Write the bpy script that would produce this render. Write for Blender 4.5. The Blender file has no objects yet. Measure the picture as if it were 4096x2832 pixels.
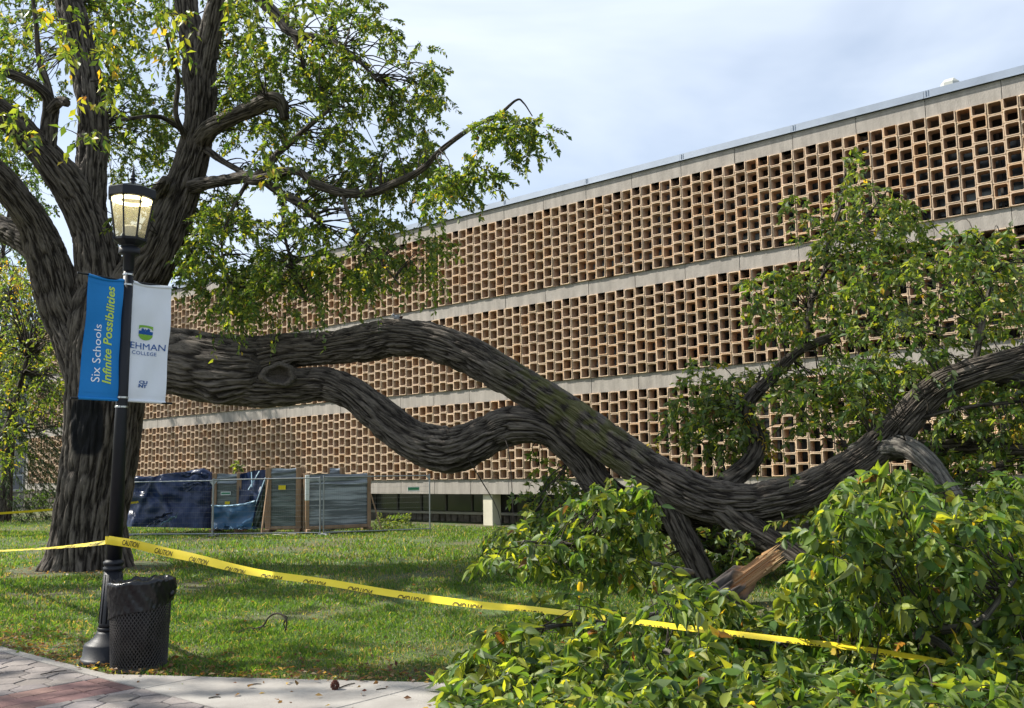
import bpy, bmesh, math, random
import numpy as np
from mathutils import Vector, Matrix
random.seed(7); RNG = np.random.default_rng(11)
SC = bpy.context.scene
COL = SC.collection

# ------------------------------------------------------------------ camera, sky, sun, exposure
F_PX, PITCH, ROLL = 3780.4, 0.120705, -0.018061          # focal length in pixels of a 4096 px wide picture
EYE = np.array([0, 0, 1.65])
_f = np.array([0, math.cos(PITCH), math.sin(PITCH)]); _u0 = np.array([0, -math.sin(PITCH), math.cos(PITCH)]); _r0 = np.array([1., 0, 0])
CR = math.cos(ROLL) * _r0 + math.sin(ROLL) * _u0; CU = -math.sin(ROLL) * _r0 + math.cos(ROLL) * _u0
cam_d = bpy.data.cameras.new('camera'); cam = bpy.data.objects.new('camera', cam_d); COL.objects.link(cam)
cam_d.sensor_width = 36; cam_d.lens = F_PX / 4096 * 36; cam_d.clip_end = 2000; cam_d.clip_start = .05
M = Matrix.Identity(4)
for i in range(3):
    M[i][0] = CR[i]; M[i][1] = CU[i]; M[i][2] = -_f[i]; M[i][3] = EYE[i]
cam.matrix_world = M
SC.camera = cam

SUN = np.array([-.97, .25, 0]); SUN /= np.linalg.norm(SUN); SUN_EL = math.radians(43)
SUNV = np.array([SUN[0] * math.cos(SUN_EL), SUN[1] * math.cos(SUN_EL), math.sin(SUN_EL)])
w = bpy.data.worlds.new('World'); SC.world = w; w.use_nodes = True
nt = w.node_tree; nt.nodes.clear()
def wn(t, **k):
    n = nt.nodes.new(t)
    for a, b in k.items(): setattr(n, a, b)
    return n
sky = wn('ShaderNodeTexSky', sky_type='NISHITA', sun_disc=False, sun_elevation=SUN_EL, sun_rotation=math.atan2(SUN[0], SUN[1]),
         air_density=1.0, dust_density=1.2, ozone_density=1.0)
tc = wn('ShaderNodeTexCoord'); mp = wn('ShaderNodeMapping'); mp.inputs['Scale'].default_value = (1.0, 1.6, 3.2); mp.inputs['Rotation'].default_value = (0, 0, .6)
nz = wn('ShaderNodeTexNoise'); nz.inputs['Scale'].default_value = 1.7; nz.inputs['Detail'].default_value = 5; nz.inputs['Roughness'].default_value = .5; nz.inputs['Distortion'].default_value = .5
rp = wn('ShaderNodeMapRange'); rp.inputs[1].default_value = .38; rp.inputs[2].default_value = .66; rp.inputs[3].default_value = .35; rp.inputs[4].default_value = .93
mx = wn('ShaderNodeMix', data_type='RGBA'); mx.inputs[7].default_value = (5.5, 6.1, 7.0, 1)     # thin high cloud lit by the sun
bg = wn('ShaderNodeBackground'); bg.inputs[1].default_value = .1
wo = wn('ShaderNodeOutputWorld')
L = nt.links.new
L(tc.outputs['Generated'], mp.inputs[0]); L(mp.outputs[0], nz.inputs['Vector']); L(nz.outputs['Fac'], rp.inputs[0]); L(rp.outputs[0], mx.inputs[0])
L(sky.outputs[0], mx.inputs[6]); L(mx.outputs[2], bg.inputs[0]); L(bg.outputs[0], wo.inputs[0])
sd = bpy.data.lights.new('sun', 'SUN'); sd.energy = 5.0; sd.angle = math.radians(.53); sd.color = (1, .95, .86)
so = bpy.data.objects.new('sun', sd); COL.objects.link(so); so.rotation_euler = Vector(SUNV).to_track_quat('Z', 'Y').to_euler()
SC.view_settings.view_transform = 'Standard'; SC.view_settings.look = 'None'; SC.view_settings.gamma = 1; SC.view_settings.use_curve_mapping = False
SC.view_settings.exposure = .8
SC.cycles.max_bounces = 8; SC.cycles.transparent_max_bounces = 12; SC.cycles.transmission_bounces = 6; SC.cycles.diffuse_bounces = 4
SC.cycles.use_denoising = True; SC.cycles.sample_clamp_indirect = 6

# ------------------------------------------------------------------ picture point + distance -> place
K = 4096 / 2308.0                                         # measured on a 2308 px wide view of the photograph
def gz(y):                                                # the lawn falls gently away towards the building
    return np.where(np.asarray(y) < 17, 0.0, -.012 * (np.clip(y, 17, 31) - 17))
def ray(x, y):
    return _f + (x * K - 2048) / F_PX * CR - (y * K - 1416) / F_PX * CU
def at(x, y, Y):
    d = ray(x, y); return EYE + d * (Y / d[1])
def gnd(x, y):
    d = ray(x, y); z = 0.
    for _ in range(12):
        p = EYE + d * ((z - 1.65) / d[2]); z = float(gz(p[1]))
    return EYE + d * ((z - 1.65) / d[2])
def to_px(P):
    v = np.asarray(P) - EYE; dz = v @ _f
    return np.stack([(2048 + F_PX * (v @ CR) / dz) / K, (1416 - F_PX * (v @ CU) / dz) / K], -1)
def pxr(r, Y): return r * K * Y / F_PX                    # radius in picture px -> metres

# ------------------------------------------------------------------ mesh helpers
def tag(o, label=None, cat=None, group=None, kind=None):
    for k, v in (('label', label), ('category', cat), ('group', group), ('kind', kind)):
        if v: o[k] = v
    return o
def empty(name, loc, label, cat, group=None, rz=0):
    o = bpy.data.objects.new(name, None); COL.objects.link(o); o.location = [float(a) for a in loc]; o.rotation_euler = (0, 0, rz)
    o.empty_display_size = .2
    return tag(o, label, cat, group)
def link(name, me, mats, parent=None, smooth=False):
    for m in (mats if isinstance(mats, (list, tuple)) else [mats]): me.materials.append(m)
    o = bpy.data.objects.new(name, me); COL.objects.link(o)
    if parent: o.parent = parent
    if smooth: me.polygons.foreach_set('use_smooth', np.ones(len(me.polygons), bool))
    return o
def npmesh(name, V, Fs, attrs=None, uv=None, mi=None):
    """V (n,3); Fs list of int arrays (m,3) or (m,4)."""
    me = bpy.data.meshes.new(name)
    V = np.ascontiguousarray(V, np.float32)
    Fs = [np.asarray(f, np.int32) for f in (Fs if isinstance(Fs, list) else [Fs]) if len(f)]
    me.vertices.add(len(V)); me.vertices.foreach_set('co', V.ravel())
    lt = np.concatenate([np.full(len(f), f.shape[1], np.int32) for f in Fs]); li = np.concatenate([f.ravel() for f in Fs])
    me.loops.add(len(li)); me.loops.foreach_set('vertex_index', li)
    me.polygons.add(len(lt)); me.polygons.foreach_set('loop_start', np.concatenate([[0], np.cumsum(lt)[:-1]]).astype(np.int32))
    me.polygons.foreach_set('loop_total', lt)
    if mi is not None: me.polygons.foreach_set('material_index', np.asarray(mi, np.int32))
    if uv is not None:
        l = me.uv_layers.new(name='UVMap'); l.data.foreach_set('uv', np.asarray(uv, np.float32)[li].ravel())
    me.update(calc_edges=True)
    for k, a in (attrs or {}).items():
        a = np.asarray(a, np.float32)
        if a.ndim == 1:
            t = me.attributes.new(k, 'FLOAT', 'POINT'); t.data.foreach_set('value', a)
        else:
            t = me.attributes.new(k, 'FLOAT_COLOR', 'POINT'); t.data.foreach_set('color', np.concatenate([a, np.ones((len(a), 1), np.float32)], 1).ravel())
    return me
class MB:
    def __init__(s): s.v = []; s.f = []; s.m = []; s.n = 0
    def add(s, V, F, m=0):
        V = [tuple(map(float, p)) for p in V]; s.v += V; s.f += [tuple(i + s.n for i in f) for f in F]; s.m += [m] * len(F); s.n += len(V); return s
    def box(s, c, size, ax=None, m=0):
        c = np.asarray(c, float); h = np.asarray(size, float) / 2; A = np.eye(3) if ax is None else np.asarray(ax, float)
        V = [c + A[0] * h[0] * i + A[1] * h[1] * j + A[2] * h[2] * k for k in (-1, 1) for j in (-1, 1) for i in (-1, 1)]
        return s.add(V, [(0, 2, 3, 1), (4, 5, 7, 6), (0, 1, 5, 4), (2, 6, 7, 3), (0, 4, 6, 2), (1, 3, 7, 5)], m)
    def bbox(s, c, size, b=.01, ax=None, m=0):               # box with chamfered edges (24 corners)
        bm = bmesh.new(); bmesh.ops.create_cube(bm, size=1)
        for v in bm.verts: v.co = Vector((v.co.x * size[0], v.co.y * size[1], v.co.z * size[2]))
        bmesh.ops.bevel(bm, geom=bm.edges[:], offset=min(b, min(size) * .45), segments=1, affect='EDGES')
        A = np.eye(3) if ax is None else np.asarray(ax, float); c = np.asarray(c, float)
        bm.verts.index_update(); V = [c + A[0] * v.co.x + A[1] * v.co.y + A[2] * v.co.z for v in bm.verts]
        F = [[v.index for v in f.verts] for f in bm.faces]; bm.free(); return s.add(V, F, m)
    def bar(s, p, q, r, n=6, m=0, r2=None):
        p = np.asarray(p, float); q = np.asarray(q, float); d = q - p; d = d / np.linalg.norm(d); r2 = r if r2 is None else r2
        a = np.cross(d, [0, 0, 1.] if abs(d[2]) < .9 else [1., 0, 0]); a /= np.linalg.norm(a); b = np.cross(d, a)
        V = []
        for e, rr in ((p, r), (q, r2)):
            V += [e + rr * (math.cos(2 * math.pi * k / n) * a + math.sin(2 * math.pi * k / n) * b) for k in range(n)]
        return s.add(V, [(k, (k + 1) % n, n + (k + 1) % n, n + k) for k in range(n)] + [tuple(range(n))[::-1], tuple(range(n, 2 * n))], m)
    def tube(s, P, R, n=6, m=0):
        V, Fq = tube_np(np.asarray(P, float), np.asarray(R, float) * np.ones(len(P)), n)
        return s.add(V, [tuple(f) for f in Fq], m)
    def lathe(s, prof, c, n=24, m=0, phase=0, top=True, bot=True):
        V = [(c[0] + r * math.cos(2 * math.pi * k / n + phase), c[1] + r * math.sin(2 * math.pi * k / n + phase), c[2] + z) for r, z in prof for k in range(n)]
        F = [(i * n + k, i * n + (k + 1) % n, (i + 1) * n + (k + 1) % n, (i + 1) * n + k) for i in range(len(prof) - 1) for k in range(n)]
        if bot: F.append(tuple(range(n))[::-1])
        if top: F.append(tuple(range((len(prof) - 1) * n, len(prof) * n)))
        return s.add(V, F, m)
    def build(s, name, mats, root=None, smooth=False, local=False, off=None):
        me = bpy.data.meshes.new(name); V = np.array(s.v)
        if root is not None and not local:
            o_ = root if off is None else off
            V = V - np.array(o_.location)
        me.from_pydata(V.tolist(), [], s.f); me.polygons.foreach_set('material_index', np.array(s.m, np.int32)); me.update()
        return link(name, me, mats, root, smooth)
def tube_np(P, R, n):
    T = np.gradient(P, axis=0); T /= np.linalg.norm(T, axis=1)[:, None] + 1e-12
    a = np.cross(T[0], [0, 0, 1.] if abs(T[0][2]) < .9 else [0, 1., 0]); a /= np.linalg.norm(a); A = [a]
    for i in range(1, len(P)):
        a = A[-1] - T[i] * (A[-1] @ T[i]); A.append(a / np.linalg.norm(a))
    A = np.array(A); B = np.cross(T, A); th = np.arange(n) * 2 * math.pi / n
    V = P[:, None] + R[:, None, None] * (np.cos(th)[None, :, None] * A[:, None] + np.sin(th)[None, :, None] * B[:, None])
    m = len(P); i = np.arange(m - 1)[:, None] * n; k = np.arange(n)[None]; k2 = (k + 1) % n
    F = np.stack([i + k, i + k2, i + n + k2, i + n + k], -1).reshape(-1, 4)
    return V.reshape(-1, 3), F
def spline(P, n):                                          # Catmull-Rom through rows of P
    P = np.asarray(P, float); Q = np.vstack([2 * P[0] - P[1], P, 2 * P[-1] - P[-2]]); m = len(P) - 1
    t = np.linspace(0, m, n); i = np.minimum(t.astype(int), m - 1); u = (t - i)[:, None]
    a, b, c, d = Q[i], Q[i + 1], Q[i + 2], Q[i + 3]
    return .5 * (2 * b + (c - a) * u + (2 * a - 5 * b + 4 * c - d) * u ** 2 + (3 * b - a - 3 * c + d) * u ** 3)
_G = RNG.random((256, 256))
def vnoise(u, v, pu=256):                                   # value noise, periodic in u with whole-number period pu
    iu = np.floor(u).astype(int); iv = np.floor(v).astype(int); fu = u - iu; fv = v - iv
    fu = fu * fu * (3 - 2 * fu); fv = fv * fv * (3 - 2 * fv)
    g = lambda a, b: _G[b % 256, (a % pu) % 256]
    return (g(iu, iv) * (1 - fu) + g(iu + 1, iv) * fu) * (1 - fv) + (g(iu, iv + 1) * (1 - fu) + g(iu + 1, iv + 1) * fu) * fv
def nrm(a): return a / (np.linalg.norm(a, axis=-1, keepdims=True) + 1e-9)

# ------------------------------------------------------------------ materials
def mat(name, col, rough=.8, spec=.3, var=0., vscale=4., bump=0., bscale=30., metal=0., stretch=None, col2=None, detail=5, sheen=0):
    m = bpy.data.materials.new(name); m.use_nodes = True; n = m.node_tree.nodes; l = m.node_tree.links.new; b = n['Principled BSDF']
    b.inputs['Base Color'].default_value = (*col, 1); b.inputs['Roughness'].default_value = rough; b.inputs['Specular IOR Level'].default_value = spec; b.inputs['Metallic'].default_value = metal
    t = n.new('ShaderNodeTexCoord'); mp = n.new('ShaderNodeMapping'); mp.inputs['Scale'].default_value = stretch or (1, 1, 1); l(t.outputs['Object'], mp.inputs[0])
    if var or col2:
        z = n.new('ShaderNodeTexNoise'); z.inputs['Scale'].default_value = vscale; z.inputs['Detail'].default_value = detail; z.inputs['Roughness'].default_value = .62; l(mp.outputs[0], z.inputs['Vector'])
        r = n.new('ShaderNodeValToRGB'); r.color_ramp.elements[0].position = .32; r.color_ramp.elements[1].position = .68
        c2 = col2 or tuple(min(1, c * (1 + var)) for c in col); c1 = col if col2 else tuple(c * (1 - var) for c in col)
        r.color_ramp.elements[0].color = (*c1, 1); r.color_ramp.elements[1].color = (*c2, 1); l(z.outputs['Fac'], r.inputs[0]); l(r.outputs[0], b.inputs['Base Color'])
    if bump:
        z = n.new('ShaderNodeTexNoise'); z.inputs['Scale'].default_value = bscale; z.inputs['Detail'].default_value = 6; l(mp.outputs[0], z.inputs['Vector'])
        u = n.new('ShaderNodeBump'); u.inputs['Strength'].default_value = bump; u.inputs['Distance'].default_value = .02; l(z.outputs['Fac'], u.inputs['Height']); l(u.outputs[0], b.inputs['Normal'])
    return m
def leaf_mat(name, trans=.42, rough=.45, gain=1.0):
    m = bpy.data.materials.new(name); m.use_nodes = True; n = m.node_tree.nodes; l = m.node_tree.links.new; b = n['Principled BSDF']; o = n['Material Output']
    a = n.new('ShaderNodeAttribute'); a.attribute_name = 'col'
    g = n.new('ShaderNodeNewGeometry'); pale = n.new('ShaderNodeMix'); pale.data_type = 'RGBA'; pale.inputs[7].default_value = (.13, .17, .09, 1)
    k = n.new('ShaderNodeMath'); k.operation = 'MULTIPLY'; k.inputs[1].default_value = .55; l(g.outputs['Backfacing'], k.inputs[0]); l(k.outputs[0], pale.inputs[0]); l(a.outputs['Color'], pale.inputs[6])
    l(pale.outputs[2], b.inputs['Base Color']); b.inputs['Roughness'].default_value = rough; b.inputs['Specular IOR Level'].default_value = .35
    tr = n.new('ShaderNodeBsdfTranslucent'); br = n.new('ShaderNodeMix'); br.data_type = 'RGBA'; br.blend_type = 'MULTIPLY'; br.inputs[0].default_value = 1; br.inputs[7].default_value = (2.6 * gain, 2.3 * gain, .9 * gain, 1)
    l(a.outputs['Color'], br.inputs[6]); l(br.outputs[2], tr.inputs['Color'])
    mxs = n.new('ShaderNodeMixShader'); mxs.inputs[0].default_value = trans; l(b.outputs[0], mxs.inputs[1]); l(tr.outputs[0], mxs.inputs[2]); l(mxs.outputs[0], o.inputs[0])
    return m
def bark_mat(name, c1, c2, scale=1.0):
    m = bpy.data.materials.new(name); m.use_nodes = True; n = m.node_tree.nodes; l = m.node_tree.links.new; b = n['Principled BSDF']
    uv = n.new('ShaderNodeUVMap'); mp = n.new('ShaderNodeMapping'); mp.inputs['Scale'].default_value = (26 * scale, 5 * scale, 1); l(uv.outputs[0], mp.inputs[0])
    z = n.new('ShaderNodeTexNoise'); z.inputs['Scale'].default_value = 1; z.inputs['Detail'].default_value = 7; z.inputs['Roughness'].default_value = .65; z.inputs['Distortion'].default_value = .8; l(mp.outputs[0], z.inputs['Vector'])
    r = n.new('ShaderNodeValToRGB'); r.color_ramp.elements[0].position = .3; r.color_ramp.elements[1].position = .72; r.color_ramp.elements[0].color = (*c1, 1); r.color_ramp.elements[1].color = (*c2, 1); rg = n.new('ShaderNodeAttribute'); rg.attribute_name = 'ridge'; ad = n.new('ShaderNodeMath'); ad.operation = 'MULTIPLY_ADD'; ad.inputs[1].default_value = .36; ad.inputs[2].default_value = -.20; l(rg.outputs['Fac'], ad.inputs[0]); a2 = n.new('ShaderNodeMath'); a2.operation = 'ADD'; l(ad.outputs[0], a2.inputs[0]); l(z.outputs['Fac'], a2.inputs[1]); l(a2.outputs[0], r.inputs[0])  # ridge height tints the bark: weathered pale tops, furrow shade painted in dark
    at_ = n.new('ShaderNodeAttribute'); at_.attribute_name = 'moss'; mm = n.new('ShaderNodeMix'); mm.data_type = 'RGBA'; mm.inputs[7].default_value = (.13, .135, .035, 1); l(at_.outputs['Fac'], mm.inputs[0]); l(r.outputs[0], mm.inputs[6])
    sc = n.new('ShaderNodeAttribute'); sc.attribute_name = 'scar'; m2 = n.new('ShaderNodeMix'); m2.data_type = 'RGBA'; m2.inputs[7].default_value = (.012, .012, .013, 1); l(sc.outputs['Fac'], m2.inputs[0]); l(mm.outputs[2], m2.inputs[6])
    l(m2.outputs[2], b.inputs['Base Color']); b.inputs['Roughness'].default_value = .85; b.inputs['Specular IOR Level'].default_value = .22
    u = n.new('ShaderNodeBump'); u.inputs['Strength'].default_value = 1; u.inputs['Distance'].default_value = .035; l(z.outputs['Fac'], u.inputs['Height']); l(u.outputs[0], b.inputs['Normal'])
    return m
def emit(name, col, s):
    m = bpy.data.materials.new(name); m.use_nodes = True; b = m.node_tree.nodes['Principled BSDF']; b.inputs['Base Color'].default_value = (*col, 1); b.inputs['Emission Color'].default_value = (*col, 1); b.inputs['Emission Strength'].default_value = s
    return m
def tint_mat(name, col, rough=.85, amt=.35, bump=.25):
    m = mat(name, col, rough, .2, .14, 9, bump, 60); n = m.node_tree.nodes; l = m.node_tree.links.new; b = n['Principled BSDF']
    src = b.inputs['Base Color'].links[0].from_socket; a = n.new('ShaderNodeAttribute'); a.attribute_name = 'tint'
    x = n.new('ShaderNodeMix'); x.data_type = 'RGBA'; x.blend_type = 'MULTIPLY'; x.inputs[0].default_value = 1; l(src, x.inputs[6]); l(a.outputs['Color'], x.inputs[7]); l(x.outputs[2], b.inputs['Base Color'])
    return m
MT = dict(
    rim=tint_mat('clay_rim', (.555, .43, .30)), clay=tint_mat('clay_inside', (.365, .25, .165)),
    conc=mat('precast_concrete', (.355, .322, .285), .9, .2, .2, 2.6, .5, 55, stretch=(1.6, 1.6, .3)),
    coping=mat('zinc_coping', (.30, .34, .40), .45, .5, .12, 1.2, .05, 20, metal=.55),
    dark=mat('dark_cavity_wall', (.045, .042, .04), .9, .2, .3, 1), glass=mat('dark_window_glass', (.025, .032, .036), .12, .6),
    mull=mat('bronze_mullion', (.05, .045, .04), .5, .4), fin=mat('grey_wall_fin', (.2, .2, .2), .8),
    pillar=mat('painted_pillar', (.62, .58, .46), .8, .3, .08, 2, .1, 40), sill=mat('stone_sill', (.4, .38, .33), .9, .2, .1, 3),
    stone=mat('rubble_stone', (.16, .14, .115), .95, .2, .4, 5, .5, 30), mortar=mat('stone_mortar', (.26, .245, .22), .95),
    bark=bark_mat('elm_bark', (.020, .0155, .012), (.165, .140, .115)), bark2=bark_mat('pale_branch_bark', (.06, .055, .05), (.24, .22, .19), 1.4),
    twig=mat('twig_bark', (.05, .042, .034), .85, .2, .35, 30), leaf=leaf_mat('elm_leaf'), leafn=leaf_mat('near_leaf', .38, .52, 1.3),
    needle=leaf_mat('needle_leaf', .2, .6), wood=None,
    black=mat('black_paint', (.006, .007, .0105), .5, .35, .25, 6, .06, 90), blackm=mat('black_wire', (.05, .045, .042), .55, .4, .3, 8),
    bag=mat('black_plastic_bag', (.006, .006, .008), .3, .5, .2, 6, .5, 9), steel=mat('steel_clamp', (.5, .5, .48), .3, .5, metal=1.),
    galv=mat('galvanised_steel', (.30, .32, .33), .45, .5, .1, 6, metal=.7),
    wire=mat('dull_wire', (.16, .17, .175), .6, .3, metal=.4),
    blue=mat('blue_banner_cloth', (.006, .185, .50), .62, .35, .05, 3, .12, 120), white=mat('white_banner_cloth', (.72, .75, .80), .65, .3, .03, 3, .12, 120),
    inkw=mat('white_ink', (.82, .84, .86), .7), inkg=mat('lime_ink', (.50, .66, .09), .7), inkb=mat('navy_ink', (.012, .085, .30), .7), inkgr=mat('green_ink', (.20, .42, .05), .7),
    yellow=mat('yellow_tape', (.80, .62, .03), .4, .4, .05, 6), inkk=mat('black_ink', (.02, .018, .012), .6),
    tarp=mat('dark_blue_tarp', (.013, .028, .085), .36, .45, .3, 1.6, .12, 9), tarp2=mat('teal_blue_tarp', (.02, .085, .17), .35, .5, .3, 2.2, .3, 14), tarpi=mat('tarp_pale_side', (.30, .46, .58), .45, .4, .2, 5, .3, 20),
    wrap=mat('wrapped_glass', (.05, .072, .068), .22, .6, 0, 2.2, .25, 7, col2=(.14, .18, .175), stretch=(.4, .4, 5)), wrap2=mat('wrapped_glass_pale', (.10, .12, .14), .2, .6, 0, 1.5, .25, 6, col2=(.36, .41, .46), stretch=(.35, .35, 6)),
    timber=mat('crate_timber', (.30, .20, .125), .85, .2, .25, 5, .3, 30, stretch=(1, 1, .2)), sack=mat('white_sack', (.68, .69, .70), .5, .4, .08, 5, .4, 12),
    slab=mat('path_concrete', (.25, .232, .212), .9, .2, 0, 2.4, .3, 70, col2=(.35, .33, .30)), paver=tint_mat('grey_paver', (.225, .203, .192), .92, bump=.5), brick=tint_mat('red_paver', (.20, .125, .112), .92, bump=.5),
    joint=mat('path_joint_soil', (.06, .052, .045), .95, .1, .3, 20), bone=mat('bleached_twig', (.2, .17, .14), .9), cone=mat('pine_cone', (.12, .05, .035), .8, .2, .4, 30),
    asph=mat('far_ground', (.08, .1, .04), .95), wstone=mat('pale_ashlar', (.36, .345, .31), .9, .2, .15, 1.2, .2, 20), wframe=mat('white_window_frame', (.62, .64, .66), .6), wglass=mat('sky_window_glass', (.10, .14, .2), .1, .8),
    led=emit('lamp_led', (1, .86, .5), 6), sticker=mat('yellow_sticker', (.75, .6, .02), .6), stickg=mat('green_sticker', (.05, .25, .13), .6), stickw=mat('white_sticker', (.7, .74, .72), .6),
    lid=mat('lantern_roof', (.10, .11, .10), .35, .5, .3, 5), frost=None, bench=mat('bench_grey', (.16, .17, .19), .5, .4), grey=mat('grey_scrap', (.3, .31, .33), .7), brown=mat('brown_scrap', (.06, .03, .02), .8),
    vent=mat('roof_vent_metal', (.42, .43, .39), .5, .4, .05, 3))
for k_ in ('wrap', 'wrap2'):
    for n_ in MT[k_].node_tree.nodes:
        if n_.type == 'VALTORGB': n_.color_ramp.elements[0].position = .44; n_.color_ramp.elements[1].position = .58
def glass_mix(name, tint, dif, fac):
    m = bpy.data.materials.new(name); m.use_nodes = True; n = m.node_tree.nodes; l = m.node_tree.links.new; b = n['Principled BSDF']; o = n['Material Output']
    b.inputs['Base Color'].default_value = (*dif, 1); b.inputs['Roughness'].default_value = .25
    t = n.new('ShaderNodeBsdfTransparent'); t.inputs[0].default_value = (*tint, 1); tl = n.new('ShaderNodeBsdfTranslucent'); tl.inputs[0].default_value = (*dif, 1)
    a = n.new('ShaderNodeMixShader'); a.inputs[0].default_value = .6; l(b.outputs[0], a.inputs[1]); l(tl.outputs[0], a.inputs[2])
    x = n.new('ShaderNodeMixShader'); x.inputs[0].default_value = fac; l(t.outputs[0], x.inputs[1]); l(a.outputs[0], x.inputs[2]); l(x.outputs[0], o.inputs[0]); return m
MT['frost'] = glass_mix('lantern_glass', (.97, .96, .9), (.55, .53, .46), .15)
def wood_mat():
    m = bpy.data.materials.new('split_wood'); m.use_nodes = True; n = m.node_tree.nodes; l = m.node_tree.links.new; b = n['Principled BSDF']
    a = n.new('ShaderNodeAttribute'); a.attribute_name = 'col'; l(a.outputs['Color'], b.inputs['Base Color']); b.inputs['Roughness'].default_value = .75; return m
MT['wood'] = wood_mat()

# ------------------------------------------------------------------ ground, path
E1 = np.array([.763, -.647]); E2 = np.array([.647, .763]); PO = np.array([-3.53, 8.10])       # path axes run along and across the building
def pa(a, b, z=0): q = PO + E1 * a + E2 * b; return np.array([q[0], q[1], z])
def to_ab(P): v = np.asarray(P)[..., :2] - PO; return v @ E1, v @ E2
def edge_b(a): return np.where(a < .1, .10, np.minimum(.10 + (a - .1) * .565, 1.6))         # lawn edge
def on_path(P):
    a, b = to_ab(P); return b < edge_b(a)
def make_ground():
    xs = np.concatenate([np.linspace(-400, -40, 10), np.linspace(-36, 24, 61), np.linspace(30, 300, 8)]); ys = np.concatenate([np.linspace(-60, 0, 6), np.linspace(1, 60, 119), np.linspace(70, 700, 10)])
    X, Y = np.meshgrid(xs, ys); Z = gz(Y) + .035 * (vnoise(X * .35 + 50, Y * .35 + 50) - .5) * (Y > 9.5) - .012
    nx, ny = len(xs), len(ys); i = (np.arange(ny - 1)[:, None] * nx + np.arange(nx - 1)).ravel(); F = np.stack([i, i + 1, i + nx + 1, i + nx], -1)
    m = bpy.data.materials.new('lawn_soil_and_grass'); m.use_nodes = True; n = m.node_tree.nodes; l = m.node_tree.links.new; b = n['Principled BSDF']
    t = n.new('ShaderNodeTexCoord'); z1 = n.new('ShaderNodeTexNoise'); z1.inputs['Scale'].default_value = .55; z1.inputs['Detail'].default_value = 4; z2 = n.new('ShaderNodeTexNoise'); z2.inputs['Scale'].default_value = 26; z2.inputs['Detail'].default_value = 6
    l(t.outputs['Object'], z1.inputs['Vector']); l(t.outputs['Object'], z2.inputs['Vector'])
    r1 = n.new('ShaderNodeValToRGB'); e = r1.color_ramp.elements; e[0].position = .36; e[0].color = (.085, .075, .035, 1); e[1].position = .6; e[1].color = (.06, .10, .022, 1); l(z1.outputs['Fac'], r1.inputs[0])
    r2 = n.new('ShaderNodeValToRGB'); e = r2.color_ramp.elements; e[0].position = .3; e[0].color = (.45, .45, .45, 1); e[1].position = .7; e[1].color = (1.5, 1.5, 1.4, 1); l(z2.outputs['Fac'], r2.inputs[0])
    x = n.new('ShaderNodeMix'); x.data_type = 'RGBA'; x.blend_type = 'MULTIPLY'; x.inputs[0].default_value = 1; l(r1.outputs[0], x.inputs[6]); l(r2.outputs[0], x.inputs[7]); l(x.outputs[2], b.inputs['Base Color']); b.inputs['Roughness'].default_value = .95
    o = link('lawn', npmesh('lawn', np.stack([X, Y, Z], -1).reshape(-1, 3), F), m, smooth=True); tag(o, kind='structure', label='green lawn strewn with dry leaves between path and building')
make_ground()

def clip_poly(P, nx, ny, c):                                # keep nx*x+ny*y <= c
    out = []
    for i in range(len(P)):
        p, q = P[i], P[(i + 1) % len(P)]; dp = nx * p[0] + ny * p[1] - c; dq = nx * q[0] + ny * q[1] - c
        if dp <= 0: out.append(p)
        if (dp < 0) != (dq < 0) and abs(dp - dq) > 1e-9: t = dp / (dp - dq); out.append((p[0] + (q[0] - p[0]) * t, p[1] + (q[1] - p[1]) * t))
    return out
def inset(P, d):
    c = np.mean(P, 0); return [tuple(c + (np.array(p) - c) * max(.2, 1 - d / (np.linalg.norm(np.array(p) - c) + 1e-6))) for p in P]
def slab_piece(name, P, z, th, m, root, gap=.006, tint=None):
    if len(P) < 3: return
    A = inset(P, gap); B = inset(P, gap + .006); n = len(P)
    V = [pa(*p, z - th) for p in A] + [pa(*p, z - .005) for p in A] + [pa(*p, z) for p in B]
    F = [(i, (i + 1) % n, n + (i + 1) % n, n + i) for i in range(n)] + [(n + i, n + (i + 1) % n, 2 * n + (i + 1) % n, 2 * n + i) for i in range(n)] + [tuple(range(2 * n, 3 * n))]
    me = bpy.data.meshes.new(name); me.from_pydata([list(map(float, v - np.array(root.location))) for v in V], [], F); me.update()
    if tint is not None:
        t = me.attributes.new('tint', 'FLOAT_COLOR', 'POINT'); t.data.foreach_set('color', np.tile([*tint, 1], (3 * n, 1)).astype(np.float32).ravel())
    return link(name, me, m, root)
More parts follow.
